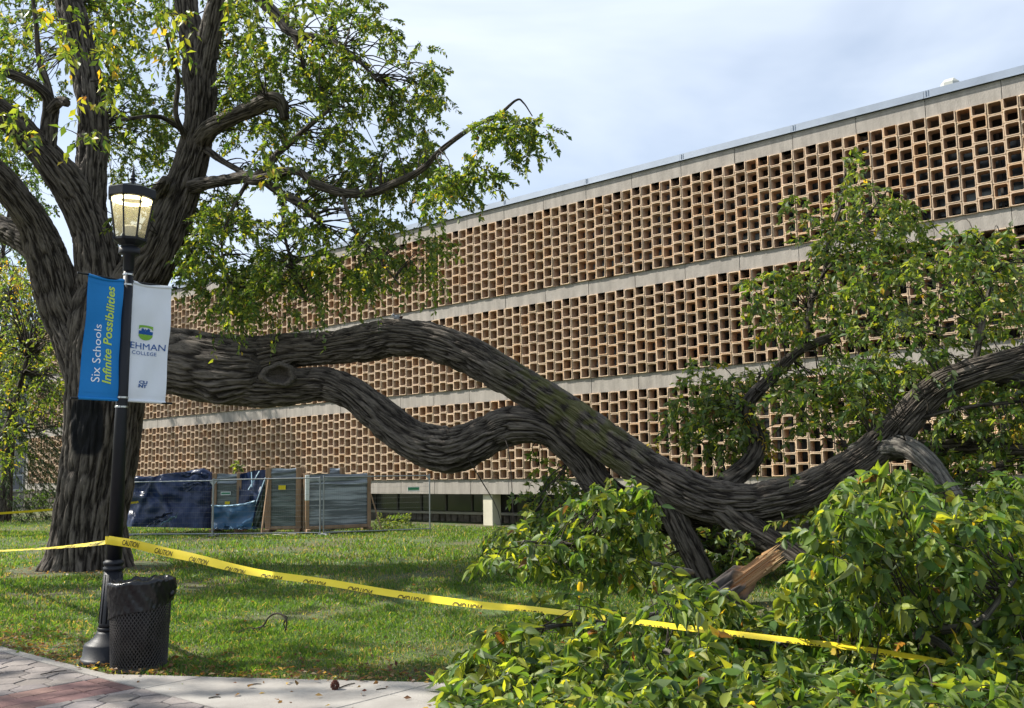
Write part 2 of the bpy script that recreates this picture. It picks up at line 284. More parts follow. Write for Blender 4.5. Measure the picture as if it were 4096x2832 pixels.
def make_path():
    P = [pa(-40, .10, -.02), pa(.1, .10, -.02), pa(2.75, 1.6, -.02), pa(14, 1.6, -.02), pa(14, -8, -.02), pa(-40, -8, -.02)]
    me = bpy.data.meshes.new('path'); me.from_pydata([list(map(float, p + np.array([0, 0, .012]))) for p in P], [], [tuple(range(6))[::-1]]); me.update()
    root = link('path', me, MT['joint']); tag(root, kind='structure', label='path of hexagonal pavers, red bricks and concrete slabs')
    root.location = (0, 0, 0)
    # concrete border strip beside the hex pavers
    for k in range(7): slab_piece('kerb_strip', [(-8 + k * 1.155, .0), (-8 + (k + 1) * 1.155, .0), (-8 + (k + 1) * 1.155, .10), (-8 + k * 1.155, .10)], .012, .08, MT['slab'], root, .003)
    # concrete slabs
    ea = [(.09, .10), (2.75, 1.6)]
    for a0, a1 in ((.085, .83), (.83, 2.54), (2.54, 4.25), (4.25, 5.96), (5.96, 7.67), (7.67, 9.4)):
        for b0, b1 in ((.0, 1.0), (1.0, 1.6)):
            Q = [(a0, b0), (a1, b0), (a1, b1), (a0, b1)]
            nxy = np.array([-(1.5), 2.66]); nxy = nxy / np.linalg.norm(nxy); Q = clip_poly(Q, nxy[0], nxy[1], nxy @ np.array(ea[0]))
            if len(Q) > 2:
                n = len(Q); A = [(p[0] + (.004 if p[0] < a0 + 1e-4 else -.004 if p[0] > a1 - 1e-4 else 0), p[1] + (.004 if p[1] < b0 + 1e-4 else -.004 if p[1] > b1 - 1e-4 else 0)) for p in Q]
                slab_piece('slab', A, .014, .08, MT['slab'], root, .0)
    # red brick band across the path
    for k in range(3):
        slab_piece('brick', [(.13 + k * .2, -.115), (.13 + (k + 1) * .2, -.115), (.13 + (k + 1) * .2, -.005), (.13 + k * .2, -.005)], .008, .06, MT['brick'], root, .005, (.8, .78, .78))
    for r in range(3):
        b = -.12; q = random.Random(r)
        while b > -3.2:
            l = q.choice([.2, .3, .3]); tv = q.uniform(.85, 1.25)
            slab_piece('brick', [(.13 + r * .2, b - l), (.13 + (r + 1) * .2, b - l), (.13 + (r + 1) * .2, b), (.13 + r * .2, b)], .008 + q.uniform(-.003, .003), .06, MT['brick'], root, .005, (tv, tv * q.uniform(.94, 1.02), tv * q.uniform(.92, 1.02))); b -= l
    # hexagonal pavers
    R = .15; q = random.Random(3); cand = []
    for i in range(-40, 60):
        for j in range(0, 24):
            c = (i * R * 1.5 + .05, -j * R * 1.732 - (R * .866 if i % 2 else 0))
            H = [(c[0] + R * math.cos(k * math.pi / 3), c[1] + R * math.sin(k * math.pi / 3)) for k in range(6)]
            H = clip_poly(H, 0, 1, -.004)
            for Hs in (clip_poly(H, 1, 0, .128), clip_poly(H, -1, 0, -.732)):
                if len(Hs) > 2:
                    cc = np.mean(Hs, 0)
                    ar = abs(sum(Hs[t][0] * Hs[(t + 1) % len(Hs)][1] - Hs[(t + 1) % len(Hs)][0] * Hs[t][1] for t in range(len(Hs)))) / 2
                    if ar > .004: cand.append((np.linalg.norm(pa(*cc) - EYE), Hs, to_px(pa(*cc))))
    vis = [c for c in cand if -120 < c[2][0] < 2450 and c[2][1] < 1800 and c[0] > 6]
    vis.sort(key=lambda c: c[0])
    for d, Hs, _ in vis[:298]:
        tv = q.uniform(.82, 1.16); slab_piece('paver', Hs, .008 + q.uniform(-.004, .004), .06, MT['paver'], root, .008, (tv * 1.02, tv, tv * q.uniform(.95, 1.02)))
    rest = [c[1] for c in vis[298:]] + [c[1] for c in cand if not (-120 < c[2][0] < 2450 and c[2][1] < 1800 and c[0] > 6)]; V = []; F = []; T = []
    for Hs in rest:
        A = inset(Hs, .012); k0 = len(V); n = len(A); V += [pa(*p, .006 + q.uniform(-.003, .003)) for p in A]; F.append(tuple(range(k0, k0 + n))); tv = q.uniform(.82, 1.16); T += [(tv * 1.02, tv, tv)] * n
    me = bpy.data.meshes.new('paver'); me.from_pydata([list(map(float, v)) for v in V], [], F); me.update(); t = me.attributes.new('tint', 'FLOAT_COLOR', 'POINT'); t.data.foreach_set('color', np.c_[np.array(T), np.ones(len(T))].astype(np.float32).ravel())
    link('paver', me, MT['paver'], root)['kind'] = 'stuff'
    return root
make_path()

# ------------------------------------------------------------------ building with the clay block screen
YAW = .867282; S_ = 1.1
BN = np.array([math.cos(YAW), math.sin(YAW)]); BD = np.array([-math.sin(YAW), math.cos(YAW)]); BD0 = 21.0747 * S_
T0 = 25.; ZB = lambda h: h * S_ + 1.65
BROT = math.atan2(-BD[1], -BD[0])
def make_building():
    base = BN * BD0 + BD * T0; z0 = -.28
    root = empty('screen_building', (base[0], base[1], z0), 'long low concrete building faced with a screen of hollow square clay blocks', 'building', rz=BROT)
    X = lambda t: T0 - t                                    # local x runs to the right, y into the wall, z up
    z = {k: ZB(v) - z0 for k, v in dict(roof=8.04, fas=7.861, b1t=7.44, b1b=5.138, b2t=4.73, b2b=2.428, b3t=2.005, b3b=-.296, sk=-.741).items()}
    W = 1.5240 * S_ / 5; tj = 16.5719 * S_                   # block pitch; a panel joint
    tL = 55.6; tR = -3.0
    q = random.Random(5)
    # concrete bands, panel by panel
    k0 = math.floor((tj - tL) / (5 * W)); joints = [tj - 5 * W * k for k in range(int(math.floor((tj - tL) / (5 * W))) + 1, int(math.ceil((tj - tR) / (5 * W))))]
    ts = [tL] + joints + [tR]
    for (za, zb, y0, th) in ((z['b1t'], z['fas'], 0, .35), (z['b2t'], z['b1b'], 0, .35), (z['b3t'], z['b2b'], 0, .35), (z['sk'], z['b3b'], 0, .35)):
        for a, b in zip(ts[:-1], ts[1:]):
            if a - b < .1: continue
            MB().bbox(((X(a) + X(b)) / 2, th / 2 + q.uniform(-.002, .004), (za + zb) / 2), (a - b - .012, th, zb - za), .006).build('concrete_panel', MT['conc'], root, local=True)
    # zinc coping in lengths of two panels
    for a, b in zip(ts[::2], ts[2::2]):
        mb = MB(); mb.box(((X(a) + X(b)) / 2, .16, (z['fas'] + z['roof']) / 2 + .01), (a - b - .01, .42, z['roof'] - z['fas'] - .02)); mb.box((X(a) + .03, -.058, (z['fas'] + z['roof']) / 2 + .01), (.045, .012, z['roof'] - z['fas'] - .03)); mb.box((X(a) + .10, -.056, (z['fas'] + z['roof']) / 2 + .01), (.02, .008, z['roof'] - z['fas'] - .03)); mb.box(((X(a) + X(b)) / 2, -.062, z['fas'] + .012), (a - b - .012, .02, .02))
        mb.build('coping', MT['coping'], root, local=True)
    # left end wall and pier, roof slab, cavity back wall, floors
    MB().box((X(tL) - .13, .6, (z['sk'] + z['fas']) / 2 + .0), (.24, 1.24, z['fas'] - z['sk'] + .02)).build('end_pier', MT['conc'], root, local=True)
    mb = MB(); mb.box(((X(tL) + X(tR)) / 2, 8, z['roof'] - .35), (tL - tR - .1, 14.6, .3)); mb.box(((X(tL) + X(tR)) / 2, 1.0, z['sk'] + .1), (tL - tR - .1, 1.25, .18))
    for k in ('b1b', 'b2b'): mb.box(((X(tL) + X(tR)) / 2, .86, z[k] - .2), (tL - tR - .1, .98, .22))
    mb.build('floor_slab', MT['conc'], root, local=True)
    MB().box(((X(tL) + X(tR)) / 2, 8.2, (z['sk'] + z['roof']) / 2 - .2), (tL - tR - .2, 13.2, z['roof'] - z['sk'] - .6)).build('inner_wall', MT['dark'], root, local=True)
    mull = MB()
    for zt, zb in ((z['b1t'], z['b1b']), (z['b2t'], z['b2b']), (z['b3t'], z['b3b'])):
        t = tL - .8; i = 0
        while t > tR + 1:
            wd = 1.5; MB().box((X(t) + wd / 2, 1.565, (zt + zb) / 2), (wd - .06, .03, zt - zb - .9)).build('window', MT['glass'], root, local=True)
            mull.box((X(t), 1.545, (zt + zb) / 2), (.06, .07, zt - zb - .1)); i += 1
            if i % 4 == 0: MB().box((X(t) + .2, 1.0, (zt + zb) / 2), (.16, .95, zt - zb + .1)).build('wall_fin', MT['fin'], root, local=True)
            t -= wd
        for s in (.42, -.42): mull.box(((X(tL) + X(tR)) / 2, 1.55, (zt + zb) / 2 + s * (zt - zb)), (tL - tR - 2, .06, .06))
    mull.build('mullion', MT['mull'], root, local=True)['kind'] = 'stuff'
    # screen blocks
    H = (z['b1t'] - z['b1b']) / 7.8; DEP = .29; wall = .026; g = .003
    def ring(w, h, c, y): return np.array([(sx, y, sz) for sx, sz in ((-w + c, -h), (w - c, -h), (w, -h + c), (w, h - c), (w - c, h), (-w + c, h), (-w, h - c), (-w, -h + c))])
    def block(hh, cut):                                     # hh full height; cut: +1 open above, -1 open below
        w = W / 2 - g; h = hh / 2 - (g if not cut else 0); O0 = ring(w, h, .014, 0.010); Of = ring(w - .006, h - .006, .014, 0.0); I = ring(w - wall, h - wall, .024, 0.0); Ib = ring(w - wall - .004, h - wall - .004, .024, DEP); Ob = ring(w, h, .014, DEP)
        if cut:
            s = cut; ext = wall + .02
            for R in (I, Ib):
                mz = R[:, 2] * s > h - wall - .04; R[mz, 2] = s * (h); R[mz, 0] = np.sign(R[mz, 0]) * (w - wall)
        V = np.vstack([Ob, O0, Of, I, Ib]); F = []; mi = []
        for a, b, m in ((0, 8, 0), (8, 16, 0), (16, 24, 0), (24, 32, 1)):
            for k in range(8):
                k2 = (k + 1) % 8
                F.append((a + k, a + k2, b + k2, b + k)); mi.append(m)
        return V, F, mi
    kinds = {}
    for nm, hh, cut in (('full', H, 0), ('top', H * .8, 1), ('bot', H * .8, -1)): kinds[nm] = block(hh, cut)
    tints = []
    for i in range(14):
        v = q.uniform(.84, 1.14); r = q.random(); tints.append((v * (1.03 if r < .3 else 1), v * (.9 if r < .2 else .97), v * (.8 if r < .2 else q.uniform(.9, 1.02))))
    variants = {(k, i): None for k in kinds for i in range(14)}
    def variant(k, i):
        if variants[(k, i)] is None:
            V, F, mi = kinds[k]; me = bpy.data.meshes.new('screen_block'); me.from_pydata(V.tolist(), [], F); me.polygons.foreach_set('material_index', np.array(mi, np.int32)); me.update()
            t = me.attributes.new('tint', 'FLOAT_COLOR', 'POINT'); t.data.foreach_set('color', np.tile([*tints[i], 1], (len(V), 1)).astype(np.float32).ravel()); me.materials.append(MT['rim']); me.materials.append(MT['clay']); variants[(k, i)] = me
        return variants[(k, i)]
    items = []
    Rz = np.array([[math.cos(BROT), -math.sin(BROT)], [math.sin(BROT), math.cos(BROT)]])
    nc0 = int((tj - tL + .25) / W) ; c = 0
    cols = [tj - W * (k + .5) for k in range(int(math.ceil((tj - tL) / W)) , int((tj - tR) / W))]
    for t in cols:
        kk = round((tj - t) / W - .5); full_bot = kk % 2 == 0
        for zt, zb in ((z['b1t'], z['b1b']), (z['b2t'], z['b2b']), (z['b3t'], z['b3b'])):
            off = -.055 if full_bot else -.042
            zz = []
            if full_bot: zz = [('full', zb + H * (j + .5)) for j in range(7)] + [('top', zb + 7 * H + H * .4)]
            else: zz = [('full', zt - H * (j + .5)) for j in range(7)] + [('bot', zt - 7 * H - H * .4)]
            for kd, zc in zz: items.append((kd, X(t) + q.uniform(-.003, .003), off + q.uniform(-.006, .006), zc, q.randrange(14)))
    P = np.array([[i[1], i[2], i[3]] for i in items]); Pw = np.concatenate([P[:, :2] @ Rz.T + base, P[:, 2:] + z0], 1); px = to_px(Pw); dist = np.linalg.norm(Pw - EYE, axis=1)
    inv = (px[:, 0] < 2300) & (px[:, 0] > 0) & (px[:, 1] > 0) & (px[:, 1] < 860)
    order = np.argsort(np.where(inv, dist, 1e6)); near = set(order[:296].tolist())
    Vs, Fs, Ms, Ts, n = [], [], [], [], 0
    for i, it in enumerate(items):
        if i in near:
            o = bpy.data.objects.new('screen_block', variant(it[0], it[4])); COL.objects.link(o); o.parent = root; o.location = it[1:4]
        else:
            V, F, mi = kinds[it[0]]; Vs.append(V + np.array(it[1:4])); Fs.append(np.array(F) + n); Ms += mi; Ts.append(np.tile(tints[it[4]], (len(V), 1))); n += len(V)
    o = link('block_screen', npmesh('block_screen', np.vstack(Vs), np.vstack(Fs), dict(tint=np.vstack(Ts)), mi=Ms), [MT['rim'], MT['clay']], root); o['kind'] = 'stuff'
    # recessed ground floor
    zg = -.2; ZS = z['sk']
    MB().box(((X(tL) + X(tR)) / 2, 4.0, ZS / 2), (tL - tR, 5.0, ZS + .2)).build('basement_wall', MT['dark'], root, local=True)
    t = 20.9 + 3 * 8.38; i = 0
    MB().bbox((X(tL - .3), .30, ZS / 2 - .1), (.42, .42, ZS + .2), .012).build('pillar', MT['pillar'], root, local=True)
    while t > tR:
        MB().bbox((X(t), .30, ZS / 2 - .1), (.42, .42, ZS + .2), .012).build('pillar', MT['pillar'], root, local=True)
        if i:
            for s in range(6): MB().box((X(t) - 8.38 + 1.27 + s * 1.27 - .55, 1.47, ZS * .68), (1.2, .04, ZS * .56)).build('window', MT['glass'], root, local=True)
            [MB().box((X(t) - 8.38 + 1.27 + s * 1.27 + .09, 1.45, ZS * .68), (.07, .08, ZS * .6)).build('window_frame', MT['mull'], root, local=True) for s in range(6)]
        i += 1; t -= 8.38
    MB().bbox(((X(tL) + X(tR)) / 2, 1.34, ZS * .37), (tL - tR, .3, .09), .01).build('sill', MT['sill'], root, local=True)
    for k in range(170):
        x = X(tL) + 8 + k * .30
        if x > X(tR): break
        for r in range(1):
            MB().bbox((x + q.uniform(-.02, .02), 1.42 + q.uniform(-.02, .02), ZS * .16 + q.uniform(-.01, .01)), (.27 + q.uniform(-.03, .02), .2, ZS * .36), .02).build('stone', MT['stone'], root, local=True)
    # roof vent
    mb = MB(); mb.bbox((X(5.95), .2, z['roof'] + .02), (.42, .3, .40), .11); mb.build('roof_vent', MT['vent'], root, local=True)
    # white downlight sticking out of a block
    tt = 15.75; mb = MB(); mb.tube([(X(tt), -.03, z['b1t'] - .5), (X(tt) + .05, -.25, z['b1t'] - .52), (X(tt) + .12, -.38, z['b1t'] - .55)], [.03, .025, .02]); mb.build('wall_light', MT['inkw'], root, local=True)
make_building()

def stone_wall_and_house():
    q = random.Random(8)
    # rubble wall below the left end
    A = at(60, 1120, 53.0); B = at(165, 1120, 51.3); A[2] = B[2] = -.28; d = B - A; ln = np.linalg.norm(d); d /= ln; nn = np.array([d[1], -d[0], 0]); up = np.array([0, 0, 1.])
    r = empty('rubble_wall', A, 'low rubble stone wall under the left end of the block building', 'wall')
    MB().box(A + d * ln / 2 + up * .55, (ln, .3, 1.35), (d, nn, up)).build('core', MT['mortar'], r)
    for k in range(5):
        x = 0
        while x < ln:
            w_ = q.uniform(.22, .5); h_ = .24; MB().bbox(A + d * (x + w_ / 2) + nn * (.165 + q.uniform(0, .03)) + up * (.02 + k * .25 + h_ / 2), (w_ - .04, .1, h_ - q.uniform(.02, .05)), .03, (d, nn, up)).build('stone', MT['stone'], r); x += w_
    # pale stone house behind the spruce
    A = at(-160, 1150, 57); B = at(74, 1150, 60); A[2] = B[2] = -.3; d = B - A; ln = np.linalg.norm(d); d /= ln; nn = np.array([d[1], -d[0], 0])
    r = empty('stone_house', A, 'pale stone building with white sash windows behind the trees at far left', 'building')
    H = 9.5; MB().box(A + d * ln / 2 - nn * 4 + up * H / 2, (ln, 8, H), (d, nn, up)).build('wall', MT['wstone'], r)
    MB().box(A + d * ln / 2 - nn * 3.8 + up * (H + .2), (ln + .3, 8.6, .4), (d, nn, up)).build('cornice', MT['sill'], r)
    for row in (2.1, 5.0, 7.8):
        for k in range(4):
            c = A + d * (ln - 1.2 - k * 1.9) + up * row
            fr = MB(); fr.box(c + nn * .03, (1.15, .1, 1.9), (d, nn, up)); f = fr.build('window', MT['wframe'], r)
            pn = MB(); [pn.box(c + nn * .085 + d * i * .27 + up * j * .45, (.48, .02, .8), (d, nn, up)) for i in (-1, 1) for j in (-1, 1)]
            p = pn.build('pane', MT['wglass'], f, off=r); MB().box(c + nn * .06 - up * 1.0, (1.3, .2, .1), (d, nn, up)).build('sill', MT['sill'], f, off=r)
stone_wall_and_house()

# ------------------------------------------------------------------ limbs with furrowed bark
def limb(keys, step=.04, amp=1.0, flare=None, seed=0, world=False, moss=None, scar=None, knots=()):
    """keys: (picture x, picture y, radius in picture px, distance Y). Returns V, F, uv, attrs."""
    if world: P = np.array([k[:3] for k in keys], float); R = np.array([k[3] for k in keys], float)
    else: P = np.array([at(k[0], k[1], k[3]) for k in keys]); R = np.array([pxr(k[2], k[3]) for k in keys])
    ln = np.linalg.norm(np.diff(P, axis=0), axis=1).sum(); rm = R.max()
    n = max(8, int(ln / max(step * min(1, rm / .25), .025))); Q = spline(np.c_[P, R], n); P, R = Q[:, :3], np.maximum(Q[:, 3], .003)
    T = np.gradient(P, axis=0); T = nrm(T); s = np.r_[0, np.cumsum(np.linalg.norm(np.diff(P, axis=0), axis=1))]
    seg = int(np.clip(2 * math.pi * rm / .0115, 7, 400)); th = np.arange(seg) * 2 * math.pi / seg
    a = np.cross(T[0], [0, 1., .2]); a /= np.linalg.norm(a); A = [a]
    for i in range(1, n): a = A[-1] - T[i] * (A[-1] @ T[i]); A.append(a / np.linalg.norm(a))
    A = np.array(A); B = np.cross(T, A)
    pu = max(4, int(round(2 * math.pi * rm / (.046 if rm < .5 else .07)))); U = (th / (2 * math.pi) * pu)[None, :] + 0 * s[:, None]; Vv = s[:, None] / (.36 if rm < .5 else .5) + 0 * th[None]
    wob = .95 * (vnoise(U * 0 + th[None] / (2 * math.pi) * max(2, pu // 3) + seed, s[:, None] * 1.7 + seed + 0 * U, max(2, pu // 3)) - .5)
    h = 1 - np.exp(-(np.abs(2 * vnoise(U + wob, Vv + seed * 3.7, pu) - 1) / .34) ** 2); h2 = vnoise(2 * U + 2 * wob, Vv * 2.6 + seed, 2 * pu) - .5
    lump = vnoise(th[None] / (2 * math.pi) * 4 + 0 * U, s[:, None] * .9 / max(rm, .1) * .3 + seed * 5 + 0 * U, 4) - .5
    pu3 = max(3, pu // 2); cr = np.exp(-(np.abs(2 * vnoise(U * pu3 / pu + .6 * h2 + .37, s[:, None] / (.11 if rm < .5 else .16) + seed * 1.9 + .8 * h2, pu3) - 1) / .16) ** 2)
    h = h * (1 - .34 * cr)
    D = amp * (np.minimum(.048, R * .15)[:, None] * (h - .55 + .5 * h2)) + R[:, None] * .2 * lump
    rr = R[:, None] + D
    ctr = P[:, None] + rr[..., None] * (np.cos(th)[None, :, None] * A[:, None] + np.sin(th)[None, :, None] * B[:, None])
    if flare is not None:
        z0, hgt, k = flare; zz = ctr[..., 2] - z0; ang = np.arctan2(ctr[..., 1] - P[:, None, 1], ctr[..., 0] - P[:, None, 0])
        f = k * np.exp(-np.maximum(zz, 0) / hgt) * (.45 + .3 * np.sin(5 * ang + 1) + .25 * np.sin(3 * ang + 2.2)); ctr[..., :2] += (ctr[..., :2] - P[:, None, :2]) * f[..., None]
    V = ctr.reshape(-1, 3)
    for c, rad, hh in knots:                                # swellings
        c = np.array(c); dd = np.linalg.norm(V - c, axis=1); out = nrm(V - np.repeat(P, seg, 0)); V = V + out * (hh * np.exp(-(dd / rad) ** 2))[:, None]
    i = np.arange(n - 1)[:, None] * seg; k = np.arange(seg)[None]; k2 = (k + 1) % seg; F = np.stack([i + k, i + k2, i + seg + k2, i + seg + k], -1).reshape(-1, 4)
    V = np.vstack([V, P[:1] - T[:1] * R[0] * .2, P[-1:] + T[-1:] * R[-1] * .3]); nv = n * seg
    F3 = np.array([(nv, (j + 1) % seg, j) for j in range(seg)] + [(nv + 1, (n - 1) * seg + j, (n - 1) * seg + (j + 1) % seg) for j in range(seg)])
    uv = np.stack([np.abs(((th / math.pi) % 2) - 1)[None] * math.pi * rm + 0 * s[:, None], s[:, None] + 0 * th[None]], -1).reshape(-1, 2); uv = np.vstack([uv, [[0, 0], [0, s[-1]]]])
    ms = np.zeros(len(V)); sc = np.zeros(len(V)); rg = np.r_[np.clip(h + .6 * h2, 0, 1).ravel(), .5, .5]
    if moss is not None:
        px = to_px(V[:nv]); mn = vnoise(V[:nv, 0] * 9 + 3, V[:nv, 2] * 12 + V[:nv, 1] * 7); ms[:nv] = np.clip(1.6 * np.clip(1 - np.abs(px[:, 0] - moss[0]) / moss[1], 0, 1), 0, 1) * np.clip((mn - .48) * 5, 0, .55) * (np.abs(((np.repeat(P, seg, 0)[:, 2] - V[:nv, 2]) + .02) / rm) < .55)
    if scar is not None:
        px = to_px(V[:nv]); e = ((px[:, 0] - scar[0]) / scar[2]) ** 4 + ((px[:, 1] - scar[1]) / scar[3]) ** 4; sc[:nv] = np.clip((1.25 - e) * 3, 0, 1) * (V[:nv, 1] < np.repeat(P, seg, 0)[:, 1] + .2)
    return V, F, F3, uv, ms, sc, rg
def join_limbs(parts, name, m, root):
    n = 0; Vs = []; F4 = []; F3 = []; U = []; MS = []; SC_ = []; RG = []
    for V, a, b, uv, ms, sc, rg in parts: RG.append(rg); Vs.append(V); F4.append(a + n); F3.append(b + n); U.append(uv); MS.append(ms); SC_.append(sc); n += len(V)
    V = np.vstack(Vs) - np.array(root.location)
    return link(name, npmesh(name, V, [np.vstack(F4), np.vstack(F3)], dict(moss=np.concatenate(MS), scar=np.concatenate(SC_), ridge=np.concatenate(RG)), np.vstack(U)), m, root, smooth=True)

# ------------------------------------------------------------------ leaves and twigs
LEAF2 = (np.array([(0, 0, 0), (.42, .5, .10), (1, 0, -.06), (.42, -.5, .10)]), [np.array([(0, 2, 1), (0, 3, 2)])])
_mid = [(-.22, 0, .02), (0, 0, 0), (.2, 0, -.03), (.45, 0, -.08), (.72, 0, -.16), (.9, 0, -.25), (1.04, 0, -.34)]
_up = [(.05, .2, .03), (.22, .42, .04), (.46, .5, .0), (.7, .35, -.1), (.88, .15, -.22)]
LEAF16 = (np.array(_mid + _up + [(x, -y, z) for x, y, z in _up]),
          [np.array([(5, 6, 11), (6, 5, 16)]), np.array([(1, 2, 8, 7), (2, 3, 9, 8), (3, 4, 10, 9), (4, 5, 11, 10), (2, 1, 12, 13), (3, 2, 13, 14), (4, 3, 14, 15), (5, 4, 15, 16)])])
def leaf_mesh(P, D, N, ln, wd, C, tmpl):
    T, Fs = tmpl; k = len(T); S = np.cross(N, D)
    V = P[:, None] + ln[:, None, None] * (T[None, :, 0:1] * D[:, None] + (T[None, :, 1:2] * wd[:, None, None]) * S[:, None] + T[None, :, 2:3] * N[:, None])
    if k > 6:                                               # every near leaf curls and folds its own way
        zf = RNG.normal(1, .8, (len(P), 1, 1)); bend = RNG.normal(0, .08, (len(P), 1, 1)); fr = RNG.uniform(4, 11, (len(P), 1, 1)); am = RNG.uniform(0, .14, (len(P), 1, 1)); fold = RNG.normal(.18, .22, (len(P), 1, 1))
        tx, ty, tz = T[None, :, 0:1], T[None, :, 1:2], T[None, :, 2:3]
        V = P[:, None] + ln[:, None, None] * (tx * D[:, None] + (ty * wd[:, None, None] + bend * tx ** 2) * S[:, None] + (tz * zf + am * np.abs(ty) * np.sin(tx * fr) + fold * np.abs(ty)) * N[:, None])
    off = (np.arange(len(P)) * k)[:, None, None]
    return V.reshape(-1, 3), [(f[None] + off).reshape(-1, f.shape[1]) for f in Fs], np.repeat(C, k, 0)
PAL = np.array([(.028, .062, .016), (.052, .105, .020), (.085, .145, .024), (.15, .20, .030), (.25, .28, .035), (.42, .30, .03), (.15, .08, .035), (.15, .19, .10)])
def colors(n, wts):
    c = PAL[RNG.choice(len(PAL), n, p=np.array(wts) / sum(wts))]; return np.clip(c * RNG.uniform(.75, 1.3, (n, 1)) * RNG.uniform(.92, 1.08, (n, 3)), .005, .9)
def sprays(P, A, nl, tl, ll, droop=.5, wts=(3, 5, 4, 2, .5, .1, .1, .3), spread=.9, updown=.35, wr=.5):
    """twig tips P with direction A, nl leaves each, twig length tl, leaf length ll; returns leaf arrays and twig centre lines"""
    m = len(P); s = np.linspace(.12, 1, nl)[None, :, None]; dn = np.array([0, 0, -1.])
    tl = tl * RNG.uniform(.6, 1.3, (m, 1, 1)); side = nrm(np.cross(A, nrm(RNG.normal(size=(m, 3)))))
    pos = P[:, None] + A[:, None] * tl * s + dn * droop * tl * s ** 2
    tan = nrm(A[:, None] + 2 * dn * droop * s); sg = np.where(np.arange(nl) % 2, 1, -1)[None, :, None]
    sd = nrm(side[:, None] * sg + RNG.normal(size=(m, nl, 3)) * .55)
    D = nrm(.55 * tan + spread * sd + updown * dn + RNG.normal(size=(m, nl, 3)) * .18)
    N = np.array([0, 0, 1.]) * .9 + RNG.normal(size=(m, nl, 3)) * .55; N = nrm(N - D * (N * D).sum(-1, keepdims=True))
    n = m * nl; l = ll * RNG.uniform(.6, 1.25, n)
    t = np.linspace(0, 1, 4)[None, :, None]; TW = P[:, None] + A[:, None] * tl * t + dn * droop * tl * t ** 2
    return dict(P=pos.reshape(-1, 3), D=D.reshape(-1, 3), N=N.reshape(-1, 3), l=l, w=RNG.uniform(wr * .8, wr * 1.2, n) / 1.0, C=colors(n, wts)), TW
def twig_mesh(TW, r0, r1):
    """TW (m,k,3) centre lines -> thin three-sided tubes"""
    m, k, _ = TW.shape; T = nrm(np.gradient(TW, axis=1)); a = nrm(np.cross(T, np.array([.3, .2, .9]))); b = np.cross(T, a); r = np.linspace(r0, r1, k)[None, :, None, None]
    th = np.arange(3) * 2 * math.pi / 3; V = TW[:, :, None] + r * (np.cos(th)[None, None, :, None] * a[:, :, None] + np.sin(th)[None, None, :, None] * b[:, :, None])
    i = (np.arange(m) * k * 3)[:, None, None] + (np.arange(k - 1) * 3)[None, :, None]; j = np.arange(3)[None, None]; j2 = (j + 1) % 3
    return V.reshape(-1, 3), np.stack([i + j, i + j2, i + 3 + j2, i + 3 + j], -1).reshape(-1, 4)
def cat_leaves(L_): return {k: np.concatenate([d[k] for d in L_]) for k in L_[0]}
def put_leaves(d, name, m, root, tmpl=LEAF2):
    V, Fs, C = leaf_mesh(d['P'], d['D'], d['N'], d['l'], d['w'], d['C'], tmpl)
    o = link(name, npmesh(name, V - np.array(root.location), Fs, dict(col=C)), m, root); o['kind'] = 'stuff'; return o
def put_twigs(lst, name, m, root):
    Vs = []; Fs = []; n = 0
    for TW, r0, r1 in lst:
        V, F = twig_mesh(TW, r0, r1); Vs.append(V); Fs.append(F + n); n += len(V)
    o = link(name, npmesh(name, np.vstack(Vs) - np.array(root.location), np.vstack(Fs)), m, root); o['kind'] = 'stuff'; return o
def in_poly(pts, poly):
    x, y = pts[:, 0], pts[:, 1]; r = np.zeros(len(pts), bool); j = len(poly) - 1
    for i in range(len(poly)):
        xi, yi = poly[i]; xj, yj = poly[j]; c = ((yi > y) != (yj > y)) & (x < (xj - xi) * (y - yi) / (yj - yi + 1e-9) + xi); r ^= c; j = i
    return r
def scatter(poly, n, gap=0., gs=55., seed=0):
    p = np.array(poly, float); lo, hi = p.min(0), p.max(0); out = np.zeros((0, 2))
    while len(out) < n:
        q = RNG.uniform(lo, hi, (4 * n, 2)); q = q[in_poly(q, poly)]
        if gap: g = vnoise(q[:, 0] / gs + seed * 7, q[:, 1] / gs + seed * 13) * .65 + vnoise(q[:, 0] / gs * 2.3 + seed, q[:, 1] / gs * 2.3) * .35; q = q[g > gap]
        out = np.vstack([out, q])
    return out[:n]
def at_many(q, Y):
    d = _f + ((q[:, 0:1] * K - 2048) / F_PX) * CR - ((q[:, 1:2] * K - 1416) / F_PX) * CU
    return EYE + d * (Y / d[:, 1])[:, None]
def keep_clear(q, yy, LQ, margin, prob):
    dd = np.linalg.norm(q[:, None] - LQ[None, :, :2], axis=2) - LQ[None, :, 2]; j = dd.argmin(1); hit = (dd.min(1) < margin) & (RNG.random(len(q)) < prob)
    return hit, np.where(hit, np.maximum(yy, LQ[j, 3] + .5 + RNG.uniform(0, 1.2, len(q))), yy)
def rand_dirs(n, up=0., side=1.):
    v = RNG.normal(size=(n, 3)) * np.array([side, side, .6]); v[:, 2] += up; return nrm(v)
